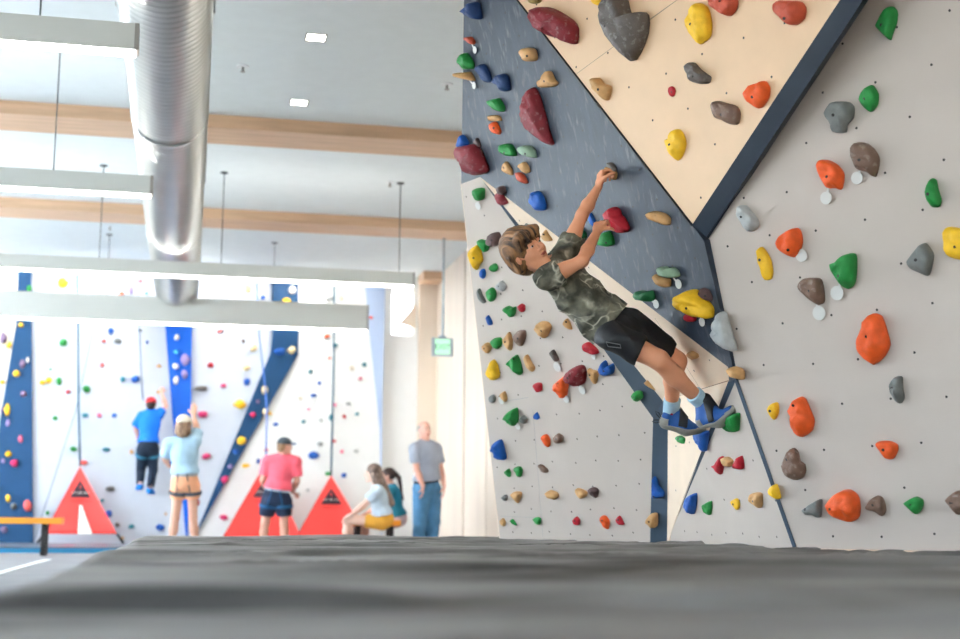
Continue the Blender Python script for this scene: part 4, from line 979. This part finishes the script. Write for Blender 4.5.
def shirt(J, A, w, dp, h, m, par, hem, sl=.45, infl=.016, seed=1, amp=.010, name='tshirt', f=26, sw=.0, hemdir=None, neckhole=True, loose=0):
    L, Fd, U = A; P = Prims(); torso(P, J, A, w, dp)
    T = (J['neck']-J['pel']).length
    P.e(J['pel']+U*T*hem, A, (.150*w, .105*dp, .10), .05)
    if loose: P.c(J['pel']+U*T*.62-Fd*loose*.35, J['pel']+U*T*(hem-.1)-Fd*loose, .10*w, .118*w, .04)
    S = Prims(); lo_ = []
    for q in 'LR':
        slq = sl[q] if isinstance(sl, dict) else sl
        a, b = J['sh'+q], J['el'+q]; en = a.lerp(b, slq); S.c(a, en, .050*w, (.054+sw)*w, .02)
    P2 = Prims(); P2.p = P.p+S.p; v = P2.vol(h, infl); v.F[:] = .2; v2 = P2.vol(h, infl); v2.F[:] = .2
    for vv, PP_ in ((v, P), (v2, S)):
        for t_ in PP_.p:
            if t_[0] == 'c': vv.cone(t_[1], t_[2], t_[3]+infl, t_[4]+infl, t_[5])
            else: vv.ell(t_[1], t_[2], [r_+infl for r_ in t_[3]], t_[4])
    for q in 'LR':
        slq = sl[q] if isinstance(sl, dict) else sl
        a, b = J['sh'+q], J['el'+q]; d = nrm(b-a); en = a.lerp(b, slq)
        v2.cone(en+d*.12, en+d*.121, .11, .11, .003, 'sub'); v2.cone(a.lerp(en, .55), b, .046*w, .046*w, .004, 'sub')
    k_ = .02; hh_ = np.clip(.5+.5*(v.F-v2.F)/k_, 0, 1); v.F = v.F*(1-hh_)+v2.F*hh_-k_*hh_*(1-hh_)
    if amp: v.warp(folds(seed, amp, f))
    hd = hemdir or -U; v.half(J['pel']+U*T*hem, hd)
    if neckhole: v.cone(J['neck']-U*.0+Fd*.012, J['neck']+U*.14+Fd*.02, .048, .085, .004, 'sub')
    return v.build(name, m, par)
def pants_prims(J, A, w, dp, fr, flare=0.0, top=.16):
    L, Fd, U = A; P = Prims(); T = (J['neck']-J['pel']).length
    P.e(J['pel']-Fd*.012, A, (.150*w, .110*dp, T*.26), .03)
    ends = []
    for q in 'LR':
        a, b, c = J['hip'+q], J['kn'+q], J['an'+q]
        fq = fr[q] if isinstance(fr, dict) else fr
        if fq <= 1:
            en = a.lerp(b, fq); P.c(a, en, .084*w, (.070+flare)*w, .025); ends.append((en, nrm(b-a), b, c))
        else:
            P.c(a, b, .090*w, (.066+flare)*w, .04); en = b.lerp(c, fq-1); P.c(b, en, (.066+flare)*w, (.055+flare)*w, .02); ends.append((en, nrm(c-b), en+nrm(c-b)*.1, c))
    return P, ends
def pants(J, A, w, dp, h, m, par, fr, infl=.012, seed=2, amp=.010, name='shorts', flare=0.0, top=.20, f=30):
    L, Fd, U = A; P, ends = pants_prims(J, A, w, dp, fr, flare); v = P.vol(h, infl)
    if amp: v.warp(folds(seed, amp, f))
    for en, d, b, c in ends: v.cone(en+d*.14, en+d*.141, .13, .13, .003, 'sub'); v.cone(en-d*.05, en+d*.1, (.062+flare*.6)*w, (.062+flare*.6)*w, .004, 'sub')
    T = (J['neck']-J['pel']).length; v.half(J['pel']+U*T*top, U)
    return v.build(name, m, par), P
def shoe(par, an, heel, ball, toe, up, h, ms, s=1.0, name='climbing_shoe', straps=2):
    """an ankle, heel/ball/toe along the foot; ms = upper, sole, strap materials"""
    up = nrm(up); ax = nrm(toe-heel); up = nrm(up-ax*up.dot(ax)); sd = ax.cross(up)
    P = Prims(); P.c(heel+up*.012*s, ball+up*.004*s, .030*s, .036*s, .02).c(ball, toe, .035*s, .019*s, .02).c(heel+up*.02*s, an, .030*s, .034*s, .02)
    P.c(an+ax*.02*s, ball+up*.012*s, .030*s, .030*s, .02)
    v = P.vol(h, .004); v.cone(an, an+nrm(an-heel)*.1, .026*s, .030*s, .003, 'sub'); v.half(an+up*.012*s, up)
    o = v.build(name, ms[0], par)
    v = P.vol(h, .0085); v.half(heel+up*.010*s, up); v2 = v.build('sole', ms[1], o)
    v = P.vol(h, .0085); v.half(toe-ax*.028*s, -ax); v.half(toe+up*.014, up); v.build('toe_rubber', ms[1], o)
    v = P.vol(h, .006); v.half(heel+ax*.012*s, ax); v.half(heel+up*.045*s, up); v.build('heel_panel', ms[1], o)
    mid = (an+ax*.02*s).lerp(ball+up*.012*s, .5)
    for k in range(straps):
        c = mid.lerp(ball, .15+.6*k) ; v = P.vol(h, .010); v.half(c+ax*.014*s, ax); v.half(c-ax*.014*s, -ax); v.half(heel+up*.018*s, -up); v.build('strap', ms[2], o)
    return o
# --- the boy on the wall
SK = (226, 156, 118)
h1 = .0042
J = dict(hc=W(526.5, 251, 6.45), neck=W(547, 267, 6.53), pel=W(620, 328, 6.5),
         shR=W(546, 279, 6.37), shL=W(566, 254, 6.62), elR=W(582, 261, 6.36), wrR=W(597.5, 231, 6.60), elL=W(582, 215, 6.66), wrL=W(598.5, 187, 6.73),
         hipR=W(613, 337, 6.39), hipL=W(629, 323, 6.57), knR=W(659, 360, 6.36), knL=W(677, 361, 6.66), anR=W(702, 402, 6.50), anL=W(671, 410, 6.80))
boy = empty('person', J['pel'], 'boy in olive tie-dye tee and black shorts climbing the slate-blue overhang', 'person')
LL = RT*.585+UP*.47+FW*.62; HA = ortho(RT*-.60+UP*.80-FW*.02, LL)
TA = ortho(J['neck']-J['pel'], (J['shL']-J['shR'])*.5+(J['hipL']-J['hipR'])*.5)
P = Prims(); hs = 1.0
head(P, J['hc'], HA, hs); P.c(J['hc']-HA[2]*.060-HA[1]*.012, J['neck'], .044, .050, .02)
torso(P, J, TA, .72, .72); limbs(P, J, .82, lw=.90)
wr = J['wrL']; hand(P, wr, W(601.5, 168, 6.75)-wr, RT*.95+FW*.22-UP*.1, -FW*.9+RT*.2, .94, (62, 62, 30), thumb_curl=50)
wr = J['wrR']; hand(P, wr, W(604, 214, 6.72)-wr, FW*.9+RT*.35, RT*.7-UP*.8, .90, (18, 40, 35), thumb_curl=30)
sk = body_mats(SK, 'tan'); mesh = P.vol(h1).build('body', sk, boy, matfn=face_fn(J['hc'], HA, hs)); 
hm = hair_mat('golden brown hair', (50, 32, 20), (156, 110, 68)); hair('mop', J['hc'], HA, hs, .0036, hm, boy, 4)
# olive tie-dye cloth: dark green-grey with pale branching veins
tm = bpy.data.materials.new('olive tie-dye cotton'); tm.use_nodes = True; nt = tm.node_tree; bs = nt.nodes['Principled BSDF']; bs.inputs['Roughness'].default_value = .85
tc = nt.nodes.new('ShaderNodeTexCoord'); ns = nt.nodes.new('ShaderNodeTexNoise'); ns.inputs['Scale'].default_value = 6; nt.links.new(tc.outputs['Object'], ns.inputs['Vector'])
mx = nt.nodes.new('ShaderNodeMix'); mx.data_type = 'RGBA'; mx.inputs[0].default_value = .34; nt.links.new(tc.outputs['Object'], mx.inputs[6]); nt.links.new(ns.outputs['Color'], mx.inputs[7])
vo = nt.nodes.new('ShaderNodeTexVoronoi'); vo.feature = 'DISTANCE_TO_EDGE'; vo.inputs['Scale'].default_value = 8.5; nt.links.new(mx.outputs[2], vo.inputs['Vector'])
r = nt.nodes.new('ShaderNodeMapRange'); r.inputs[1].default_value = 0; r.inputs[2].default_value = .075; r.inputs[3].default_value = 1; r.inputs[4].default_value = 0; nt.links.new(vo.outputs['Distance'], r.inputs[0])
n3 = nt.nodes.new('ShaderNodeTexNoise'); n3.inputs['Scale'].default_value = 9; n3.inputs['Detail'].default_value = 4; nt.links.new(tc.outputs['Object'], n3.inputs['Vector'])
r3 = nt.nodes.new('ShaderNodeMapRange'); r3.inputs[1].default_value = .42; r3.inputs[2].default_value = .62; nt.links.new(n3.outputs['Fac'], r3.inputs[0])
mu = nt.nodes.new('ShaderNodeMath'); mu.operation = 'MULTIPLY'; nt.links.new(r.outputs[0], mu.inputs[0]); nt.links.new(r3.outputs[0], mu.inputs[1])
base = nt.nodes.new('ShaderNodeValToRGB'); base.color_ramp.elements[0].position = .38; base.color_ramp.elements[1].position = .66
base.color_ramp.elements[0].color = srgb((62, 62, 52))+(1,); base.color_ramp.elements[1].color = srgb((126, 122, 104))+(1,)
n4 = nt.nodes.new('ShaderNodeTexNoise'); n4.inputs['Scale'].default_value = 13; n4.inputs['Detail'].default_value = 5; nt.links.new(tc.outputs['Object'], n4.inputs['Vector']); nt.links.new(n4.outputs['Fac'], base.inputs[0])
m2 = nt.nodes.new('ShaderNodeMix'); m2.data_type = 'RGBA'; nt.links.new(mu.outputs[0], m2.inputs[0]); nt.links.new(base.outputs[0], m2.inputs[6]); m2.inputs[7].default_value = srgb((206, 200, 178))+(1,)
nt.links.new(m2.outputs[2], bs.inputs['Base Color'])
sT = shirt(J, TA, .75, .76, h1, tm, boy, .10, {'L': .30, 'R': .28}, .018, 11, .046, f=22, sw=.008, loose=.045)
M['black_cloth'] = mat('black nylon shorts', (30, 31, 34), .6, .15, 8, bump=.15, bscale=60)
sh, PP = pants(J, TA, .79, .78, h1, M['black_cloth'], boy, {'R': .50, 'L': .72}, .012, 5, .040, flare=.006, top=.28, f=26)
# zipped pocket on the hip
M['zip'] = mat('grey zip', (128, 130, 132), .4)
bvp = BVHTree.FromPolygons([tuple(v.co+sh.location+boy.location) for v in sh.data.vertices], [tuple(p.vertices) for p in sh.data.polygons])
def onto(bv, x, y, lift=.002):
    loc, n_, _, _ = bv.ray_cast(CAM, ray(x, y).normalized()); return loc + (CAM-loc).normalized()*lift if loc else W(x, y, 6.3)
b = MB(); c4 = [onto(bvp, *q, .004) for q in ((606, 342), (620, 344.5), (621, 348), (608, 346.5))]; b.tube(c4+[c4[0]], .0022, 6); b.build('zip_pocket', M['zip'], sh)
M['shoe_blue'] = mat('blue suede', (28, 80, 146), .6, .1, 20); M['shoe_grey'] = mat('grey rubber', (142, 140, 132), .6, .08, 12); M['shoe_black'] = mat('black strap velcro', (26, 27, 30), .6)
M['sock'] = mat('pale blue sock', (166, 196, 212), .8, .06, 20); M['sock_red'] = mat('red sock print', (168, 44, 60), .8)
M['shoe_lt'] = mat('light grey suede', (150, 152, 150), .6, .08, 12)
def sock(an, kn, par, x, y):
    d = nrm(kn-an); P = Prims(); P.c(an-d*.02, an+d*.060, .033, .036, .01); v = P.vol(.004, .007); v.half(an+d*.066, d); o = v.build('sock', M['sock'], par)
    bv = BVHTree.FromPolygons([tuple(v_.co+o.location+par.location) for v_ in o.data.vertices], [tuple(p.vertices) for p in o.data.polygons])
    b = MB(); ok = 0
    for q in ((0, 0), (3.5, -1.5), (1.5, 3.5), (5, 2)):
        loc, n_, _, _ = bv.ray_cast(CAM, ray(x+q[0], y+q[1]).normalized())
        if loc: b.disc(loc-n_*.001, n_, .0075, .002, 7); ok = 1
    if ok: b.build('sock_print', M['sock_red'], o)
sock(J['anR'], J['knR'], boy, 698, 408); sock(J['anL'], J['knL'], boy, 668, 416)
sms = (M['shoe_blue'], M['shoe_grey'], M['shoe_black'])
s1 = shoe(boy, J['anR'], W(705, 422, 6.49), W(719, 419, 6.42), W(731, 410, 6.37), UP*.7-RT*.65-FW*.3, .004, sms, .90)
s2 = shoe(boy, J['anL'], W(666, 424, 6.80), W(686, 428, 6.78), W(701, 429, 6.78), UP*1.0-FW*.35, .004, sms, .86)
b = MB(); hp = W(662, 420, 6.79); b.tube([hp, W(657, 415, 6.78), W(655, 411, 6.78), W(659, 413, 6.78), hp+UP*.006], .0026, 6); b.tube([hp, W(655, 420, 6.78), W(652, 421.5, 6.78), W(656, 423, 6.78), hp-UP*.006], .0026, 6); b.build('pull_loop', M['shoe_black'], s2)
# --- the people at the far end
def person(label, J, skin, s, w, dp, hairstyle, hairm, F_, U_, cloth, tint, handR, handL, face=True, seed=1):
    par = empty('person', (J['pel'].x, J['pel'].y, 0 if cloth.get('ground', 1) else J['pel'].z), label, 'person')
    hl = U_.cross(F_); HA = ortho(U_, hl); TA = ortho(J['neck']-J['pel'], J['shL']-J['shR'])
    P = Prims(); h = .0085
    head(P, J['hc'], HA, s); P.c(J['hc']-HA[2]*.055*s-HA[1]*.012, J['neck'], .050*w, .058*w, .02)
    torso(P, J, TA, w, dp); limbs(P, J, w)
    for q, hd in (('R', handR), ('L', handL)):
        d, n_, lt, cu = hd; hand(P, J['wr'+q], d, n_, lt, s*1.0, cu)
    for q in 'LR':
        t = J['toe'+q]; P.c(J['an'+q]-Vector((0, 0, .02)), t, .032, .03, .02)
    P.vol(h).build('body', body_mats(skin, tint), par, matfn=face_fn(J['hc'], HA, s*1.08))
    if hairstyle: hair(hairstyle, J['hc'], HA, s, .008, hairm, par, seed, cloth.get('tail'))
    shirt(J, TA, w*1.02, dp*cloth.get('belly', 1.02), h, cloth['shirt'], par, cloth.get('hem', .08), cloth.get('sl', .5), .022, seed+3, .014, f=20)
    pt, PP = pants(J, TA, w*1.0, dp*1.02, h, cloth['pants'], par, cloth['fr'], .018, seed+5, .012, cloth.get('pname', 'shorts'), cloth.get('flare', .0), cloth.get('top', .3), f=22)
    for q in 'LR':
        an, t = J['an'+q], J['toe'+q]; ax = nrm(t-an); hl_ = Vector((an.x, an.y, an.z-.035))-Vector((ax.x, ax.y, 0))*.05
        P = Prims(); P.c(hl_, Vector((t.x, t.y, t.z)), .038, .034, .02).c(hl_+Vector((0, 0, .03)), an, .036, .038, .02); v = P.vol(h, .008); v.half((an.x, an.y, an.z+.01), (0, 0, 1)); v.half((an.x, an.y, max(.002, hl_.z-.04)), (0, 0, -1)); v.build('shoe', cloth['shoe'], par)
    if 'harness' in cloth:
        L, Fd, U = TA; T = (J['neck']-J['pel']).length
        v = PP.vol(h, .034); c = J['pel']+U*T*.20; v.half(c+U*.028, U); v.half(c-U*.028, -U); hb = v.build('climbing_harness', cloth['harness'], par)
        for q in 'LR':
            a, b_ = J['hip'+q], J['kn'+q]; d = nrm(b_-a); c = a.lerp(b_, .22); Q = Prims(); Q.c(a, b_, .094*w, .07*w, .02)
            v = Q.vol(h, .026); v.half(c+d*.022, d); v.half(c-d*.022, -d); v.build('leg_loop', cloth['loop'], hb)
            b = MB(); b.tube([J['pel']+U*T*.2-Fd*(.13*dp+.01)+L*(.05 if q == 'L' else -.05), c-Fd*(.115*w)], .007, 6); b.build('elastic_strap', cloth['loop'], hb)
    if 'belt' in cloth:
        T = (J['neck']-J['pel']).length; v = PP.vol(h, .026); c = J['pel']+TA[2]*T*.12; v.half(c+TA[2]*.02, TA[2]); v.half(c-TA[2]*.02, -TA[2]); v.build('belt', cloth['belt'], par)
    if 'cap' in cloth:
        L, Fd, U = HA; P = Prims(); P.e(J['hc']+U*.035*s-Fd*.012, HA, (.086*s, .102*s, .088*s), .01); v = P.vol(h); v.half(J['hc']+U*.022*s, -U); cp = v.build('cap', cloth['cap'], par)
        P = Prims(); f0 = J['hc']+U*.034*s+Fd*.07*s
        P.e(f0+Fd*.035*s, HA, (.070*s, .062*s, .012*s), .005); P.vol(.006).build('cap_brim', cloth.get('brim', cloth['cap']), cp)
    return par, HA, TA
def cm(name, rgb, var=.08): return mat(name, rgb, .85, var, 10, bump=.1, bscale=60)
UPZ = Vector((0, 0, 1)); REL = (14, 22, 18); GR = (40, 50, 40)
def ft(x, y, d, z=.085): p = W(x, y, d); p.z = z; return p
away = Vector((.05, 1, 0)); 
# woman belaying, seen from behind, right arm raised
d = 15.4
J = dict(hc=W(184, 425, d), neck=W(184.5, 440, d), pel=W(185, 481, d), shL=W(170, 444, d), shR=W(195, 441, d), elL=W(165, 458, d+.04), wrL=W(169, 466, d+.22), elR=W(197, 430, d+.12), wrR=W(193.5, 415, d+.16),
         hipL=W(179, 486, d), hipR=W(192, 486, d), knL=W(175, 518, d+.02), knR=W(193, 518, d+.02), anL=ft(171, 548, d), anR=ft(196, 548, d))
J['toeL'] = J['anL']+Vector((-.03, .17, -.045)); J['toeR'] = J['anR']+Vector((.03, .17, -.045))
wh = hair_mat('wavy brown hair', (96, 70, 52), (176, 140, 110))
person('woman in pale blue tee and peach shorts belaying with one arm raised', J, (228, 176, 150), 1.0, .92, .95, 'bob', wh, away+RT*.2, UPZ, dict(shirt=cm('pale blue cotton', (176, 208, 228)), pants=cm('peach cotton', (246, 178, 138)),
       fr=.30, sl={'L': .75, 'R': .7}, hem=.20, top=.42, flare=.006, shoe=cm('white shoe', (210, 208, 204)), harness=cm('pale grey harness', (170, 178, 182)), loop=cm('charcoal webbing', (86, 86, 92)), cap=cm('cream cap', (232, 224, 206))), 'a',
       (UPZ*.9+away*.2, away, -RT, REL), (away*.8+RT*.5, -UPZ, RT, GR), seed=2)
# climber in blue on the far wall
d = 19.65*1.0
def wy(x, y, Y): return hitY(x, y, Y)
Yk = 20.97
J = dict(hc=wy(151, 404.5, Yk), neck=wy(150.5, 412, Yk), pel=wy(148, 447, Yk-.06), shL=wy(141.5, 416, Yk), shR=wy(159, 415, Yk), elL=wy(135.5, 427, Yk+.06), wrL=wy(138, 438, Yk+.22), elR=wy(166, 406, Yk+.10), wrR=wy(161.5, 393, Yk+.24),
         hipL=wy(143, 451, Yk-.05), hipR=wy(152.5, 451, Yk-.05), knL=wy(141, 469, Yk+.10), knR=wy(153, 470, Yk+.08), anL=wy(140, 485, Yk+.0), anR=wy(150, 489, Yk+.0))
J['toeL'] = J['anL']+Vector((-.03, .17, -.05)); J['toeR'] = J['anR']+Vector((.03, .17, -.05))
person('climber in bright blue tee and red cap high on the far grey panel', J, (226, 170, 150), .97, .92, .96, 'short', hair_mat('dark short hair', (40, 30, 28), (62, 48, 44)), away, UPZ, dict(ground=0, shirt=cm('bright blue cotton', (18, 116, 226)), pants=cm('dark navy trousers', (22, 38, 58)),
       fr=1.85, sl={'L': .8, 'R': .35}, hem=.12, pname='trousers', flare=-.01, shoe=cm('blue climbing shoe', (30, 120, 200)), harness=cm('white and navy harness', (120, 170, 200)), loop=cm('teal webbing', (60, 130, 160)), cap=cm('red cap', (206, 50, 56))), 'b',
       (UPZ+away*.4, away, RT, GR), (away+UPZ*.3, away, RT, GR), seed=5)
# man in pink
d = 18.0
J = dict(hc=W(285, 446, d), neck=W(283, 457, d), pel=W(276.5, 496, d), shL=W(268, 461, d), shR=W(295.5, 462, d), elL=W(263, 480, d), wrL=W(268, 492, d+.20), elR=W(297, 481, d), wrR=W(292, 492, d+.18),
         hipL=W(269, 501, d), hipR=W(284, 501, d), knL=W(265, 524, d), knR=W(284, 524, d), anL=ft(262, 548, d), anR=ft(285, 548, d))
J['toeL'] = J['anL']+Vector((-.05, .2, -.045)); J['toeR'] = J['anR']+Vector((.05, .2, -.045))
person('man in coral pink tee, navy shorts and dark cap belaying before a red gate', J, (214, 158, 136), .98, 1.10, 1.1, 'short', hair_mat('light brown hair', (120, 88, 62), (170, 132, 98)), RT*.9+away*.45, UPZ, dict(shirt=cm('coral pink cotton', (252, 104, 122)), pants=cm('navy shorts cloth', (28, 40, 66)),
       fr=.50, sl=.62, hem=.20, top=.34, flare=.008, shoe=cm('dark shoe', (60, 60, 66)), harness=cm('white blue harness', (176, 200, 214)), loop=cm('blue webbing', (40, 96, 140)), cap=cm('dark grey cap', (74, 82, 88)), brim=cm('blue brim', (70, 110, 160))), 'c',
       (away*.6+RT*.6-UPZ*.2, -UPZ, RT, GR), (away*.6-RT*-.6-UPZ*.2, -UPZ, RT, GR), seed=7)
# seated girl with long hair
d = 16.55
lf = -RT
J = dict(hc=W(373, 473, d), neck=W(378, 487, d), pel=W(383, 519, d), shR=W(379, 490, d+.15), shL=W(377.5, 491, d-.14), elL=W(362, 506, d-.16), wrL=W(350, 516, d-.12), elR=W(364, 506, d+.15), wrR=W(351, 515, d+.10),
         hipL=W(382, 523, d-.08), hipR=W(382, 522, d+.09), knL=W(347, 520, d-.10), knR=W(349, 518, d+.12), anL=ft(343, 552, d-.10), anR=ft(349, 552, d+.12))
J['toeL'] = J['anL']+Vector((-.17, 0, -.045)); J['toeR'] = J['anR']+Vector((-.17, .0, -.045))
person('girl with long brown hair and mustard shorts seated on the bench', J, (238, 196, 176), .96, .86, .92, 'long', hair_mat('long brown hair', (88, 70, 62), (150, 126, 112)), lf, UPZ, dict(shirt=cm('white blue cotton', (206, 222, 236)), pants=cm('mustard cotton', (232, 168, 62)),
       fr=.42, sl=.5, hem=.14, shoe=cm('pale shoe', (200, 200, 204)), tail=W(391, 503, d+.02)), 'd', (lf*.9-UPZ*.4, -UPZ, FW, GR), (lf*.9-UPZ*.4, -UPZ, FW, GR), seed=9)
# seated girl with ponytail behind her
d = 17.35
J = dict(hc=W(388, 476, d), neck=W(391.5, 487, d), pel=W(397, 518, d), shR=W(393, 491, d+.15), shL=W(391.5, 491, d-.14), elL=W(379, 505, d-.16), wrL=W(367, 513, d-.10), elR=W(380, 505, d+.15), wrR=W(367, 513, d+.10),
         hipL=W(396, 521, d-.09), hipR=W(396, 521, d+.09), knL=W(363, 521, d-.09), knR=W(365, 520, d+.12), anL=ft(357, 549, d-.10), anR=ft(364, 549, d+.12))
J['toeL'] = J['anL']+Vector((-.17, 0, -.045)); J['toeR'] = J['anR']+Vector((-.17, .0, -.045))
person('girl with dark ponytail and teal tee seated behind the long-haired girl', J, (206, 152, 132), .94, .86, .92, 'pony', hair_mat('dark brown hair', (40, 28, 28), (84, 60, 54)), lf, UPZ, dict(shirt=cm('teal cotton', (30, 128, 152)), pants=cm('pink shorts cloth', (226, 190, 186)),
       fr=.40, sl=.55, hem=.08, shoe=cm('pale shoe', (200, 200, 204)), tail=W(403, 500, d)), 'e', (lf*.9-UPZ*.4, -UPZ, FW, GR), (lf*.9-UPZ*.4, -UPZ, FW, GR), seed=12)
# standing man in grey
d = 17.2
J = dict(hc=W(424.5, 430, d), neck=W(425, 443, d), pel=W(427, 486, d), shR=W(415, 449, d-.12), shL=W(436, 449, d+.10), elR=W(416.5, 470, d-.16), wrR=W(423, 486, d-.22), elL=W(441, 471, d+.08), wrL=W(444, 486, d-.02),
         hipR=W(421.5, 491, d-.07), hipL=W(433, 491, d+.07), knR=W(420, 522, d-.06), knL=W(433, 522, d+.06), anR=ft(418, 552, d), anL=ft(431, 552, d))
J['toeL'] = J['anL']+Vector((.14, -.12, -.045)); J['toeR'] = J['anR']+Vector((.12, -.14, -.045))
person('bald man in grey tee and blue jeans standing by the doorway', J, (226, 170, 150), 1.0, 1.08, 1.15, 'crop', hair_mat('grey hair', (150, 146, 142), (190, 186, 180)), RT*.45-away*.9, UPZ, dict(shirt=cm('grey cotton', (158, 164, 178)), pants=cm('blue denim', (84, 138, 180), .2),
       fr=1.93, pname='jeans', sl=.55, hem=.14, belly=1.2, flare=.0, shoe=cm('brown shoe', (90, 74, 60)), belt=cm('dark belt', (44, 48, 60))), 'f', (-UPZ, lf*.5, -away, REL), (-UPZ, lf, -away, REL), seed=15)
LWE = [80, 95, 125, 210, 340, 420]; FILL_BWE = 58; WALL_FILL = 22; EXPO = .62
# ---------------------------------------------------------------- light, world, camera
def area(name, loc, rot, sx, sy, e, col=(1, 1, 1)):
    l = bpy.data.lights.new(name, 'AREA'); l.shape = 'RECTANGLE'; l.size = sx; l.size_y = sy; l.energy = e; l.color = col
    o = bpy.data.objects.new(name, l); COL.objects.link(o); o.location = loc; o.rotation_euler = rot; return o
for k, (a, b_) in enumerate(LW):
    area('daylight', (XL-.25, (a+b_)/2, 2.3), (0, -PI/2, 0), 2.7, b_-a, LWE[k], (.93, .97, 1) if k < 3 else (.86, .94, 1))
for k, (a, b_) in enumerate(FILL_BW):
    area('daylight', ((a+b_)/2, YB-.25, 2.3), (PI/2, 0, 0), b_-a, 2.7, FILL_BWE, (1, .90, .80))  # warm fill for the near side through the added back windows
area('daylight', ((wx0+wx1)/2, 22.1, (zw0+zw1)/2), (-PI/2, 0, 0), wx1-wx0, zw1-zw0, 60, (1, .98, .95))
for k in range(4): area('added_wall_fill', (-3.4+k*1.7, 20.6, ZC-.02), (math.radians(12), 0, 0), .9, .12, WALL_FILL, (1, .98, .95))  # unseen lights added to brighten the far wall
w = bpy.data.worlds.new('daylight sky'); SC.world = w; w.use_nodes = True
wn = w.node_tree; bg = wn.nodes['Background']; sk = wn.nodes.new('ShaderNodeTexSky'); sk.sky_type = 'NISHITA'; sk.sun_disc = False; sk.sun_elevation = math.radians(50)
wn.links.new(sk.outputs[0], bg.inputs[0]); bg.inputs[1].default_value = .5
cam = bpy.data.cameras.new('camera'); co = bpy.data.objects.new('camera', cam); COL.objects.link(co); SC.camera = co
cam.sensor_width = 36; cam.lens = F/960*36; cam.clip_start = .02; cam.clip_end = 200
mw = Matrix((( RT.x, UP.x, -FW.x, CAM.x), (RT.y, UP.y, -FW.y, CAM.y), (RT.z, UP.z, -FW.z, CAM.z), (0, 0, 0, 1))); co.matrix_world = mw
cam.dof.use_dof = True; cam.dof.focus_distance = 6.6; cam.dof.aperture_fstop = 2.0
SC.view_settings.view_transform = 'Standard'; SC.view_settings.look = 'None'; SC.view_settings.gamma = 1; SC.view_settings.use_curve_mapping = False
SC.view_settings.exposure = EXPO
SC.cycles.use_denoising = True
SC.cycles.max_bounces = 8; SC.cycles.diffuse_bounces = 4; SC.cycles.glossy_bounces = 3; SC.cycles.transmission_bounces = 4
SC.cycles.sample_clamp_indirect = 8
for o in SC.objects:
    if '_wo' in o: del o['_wo']
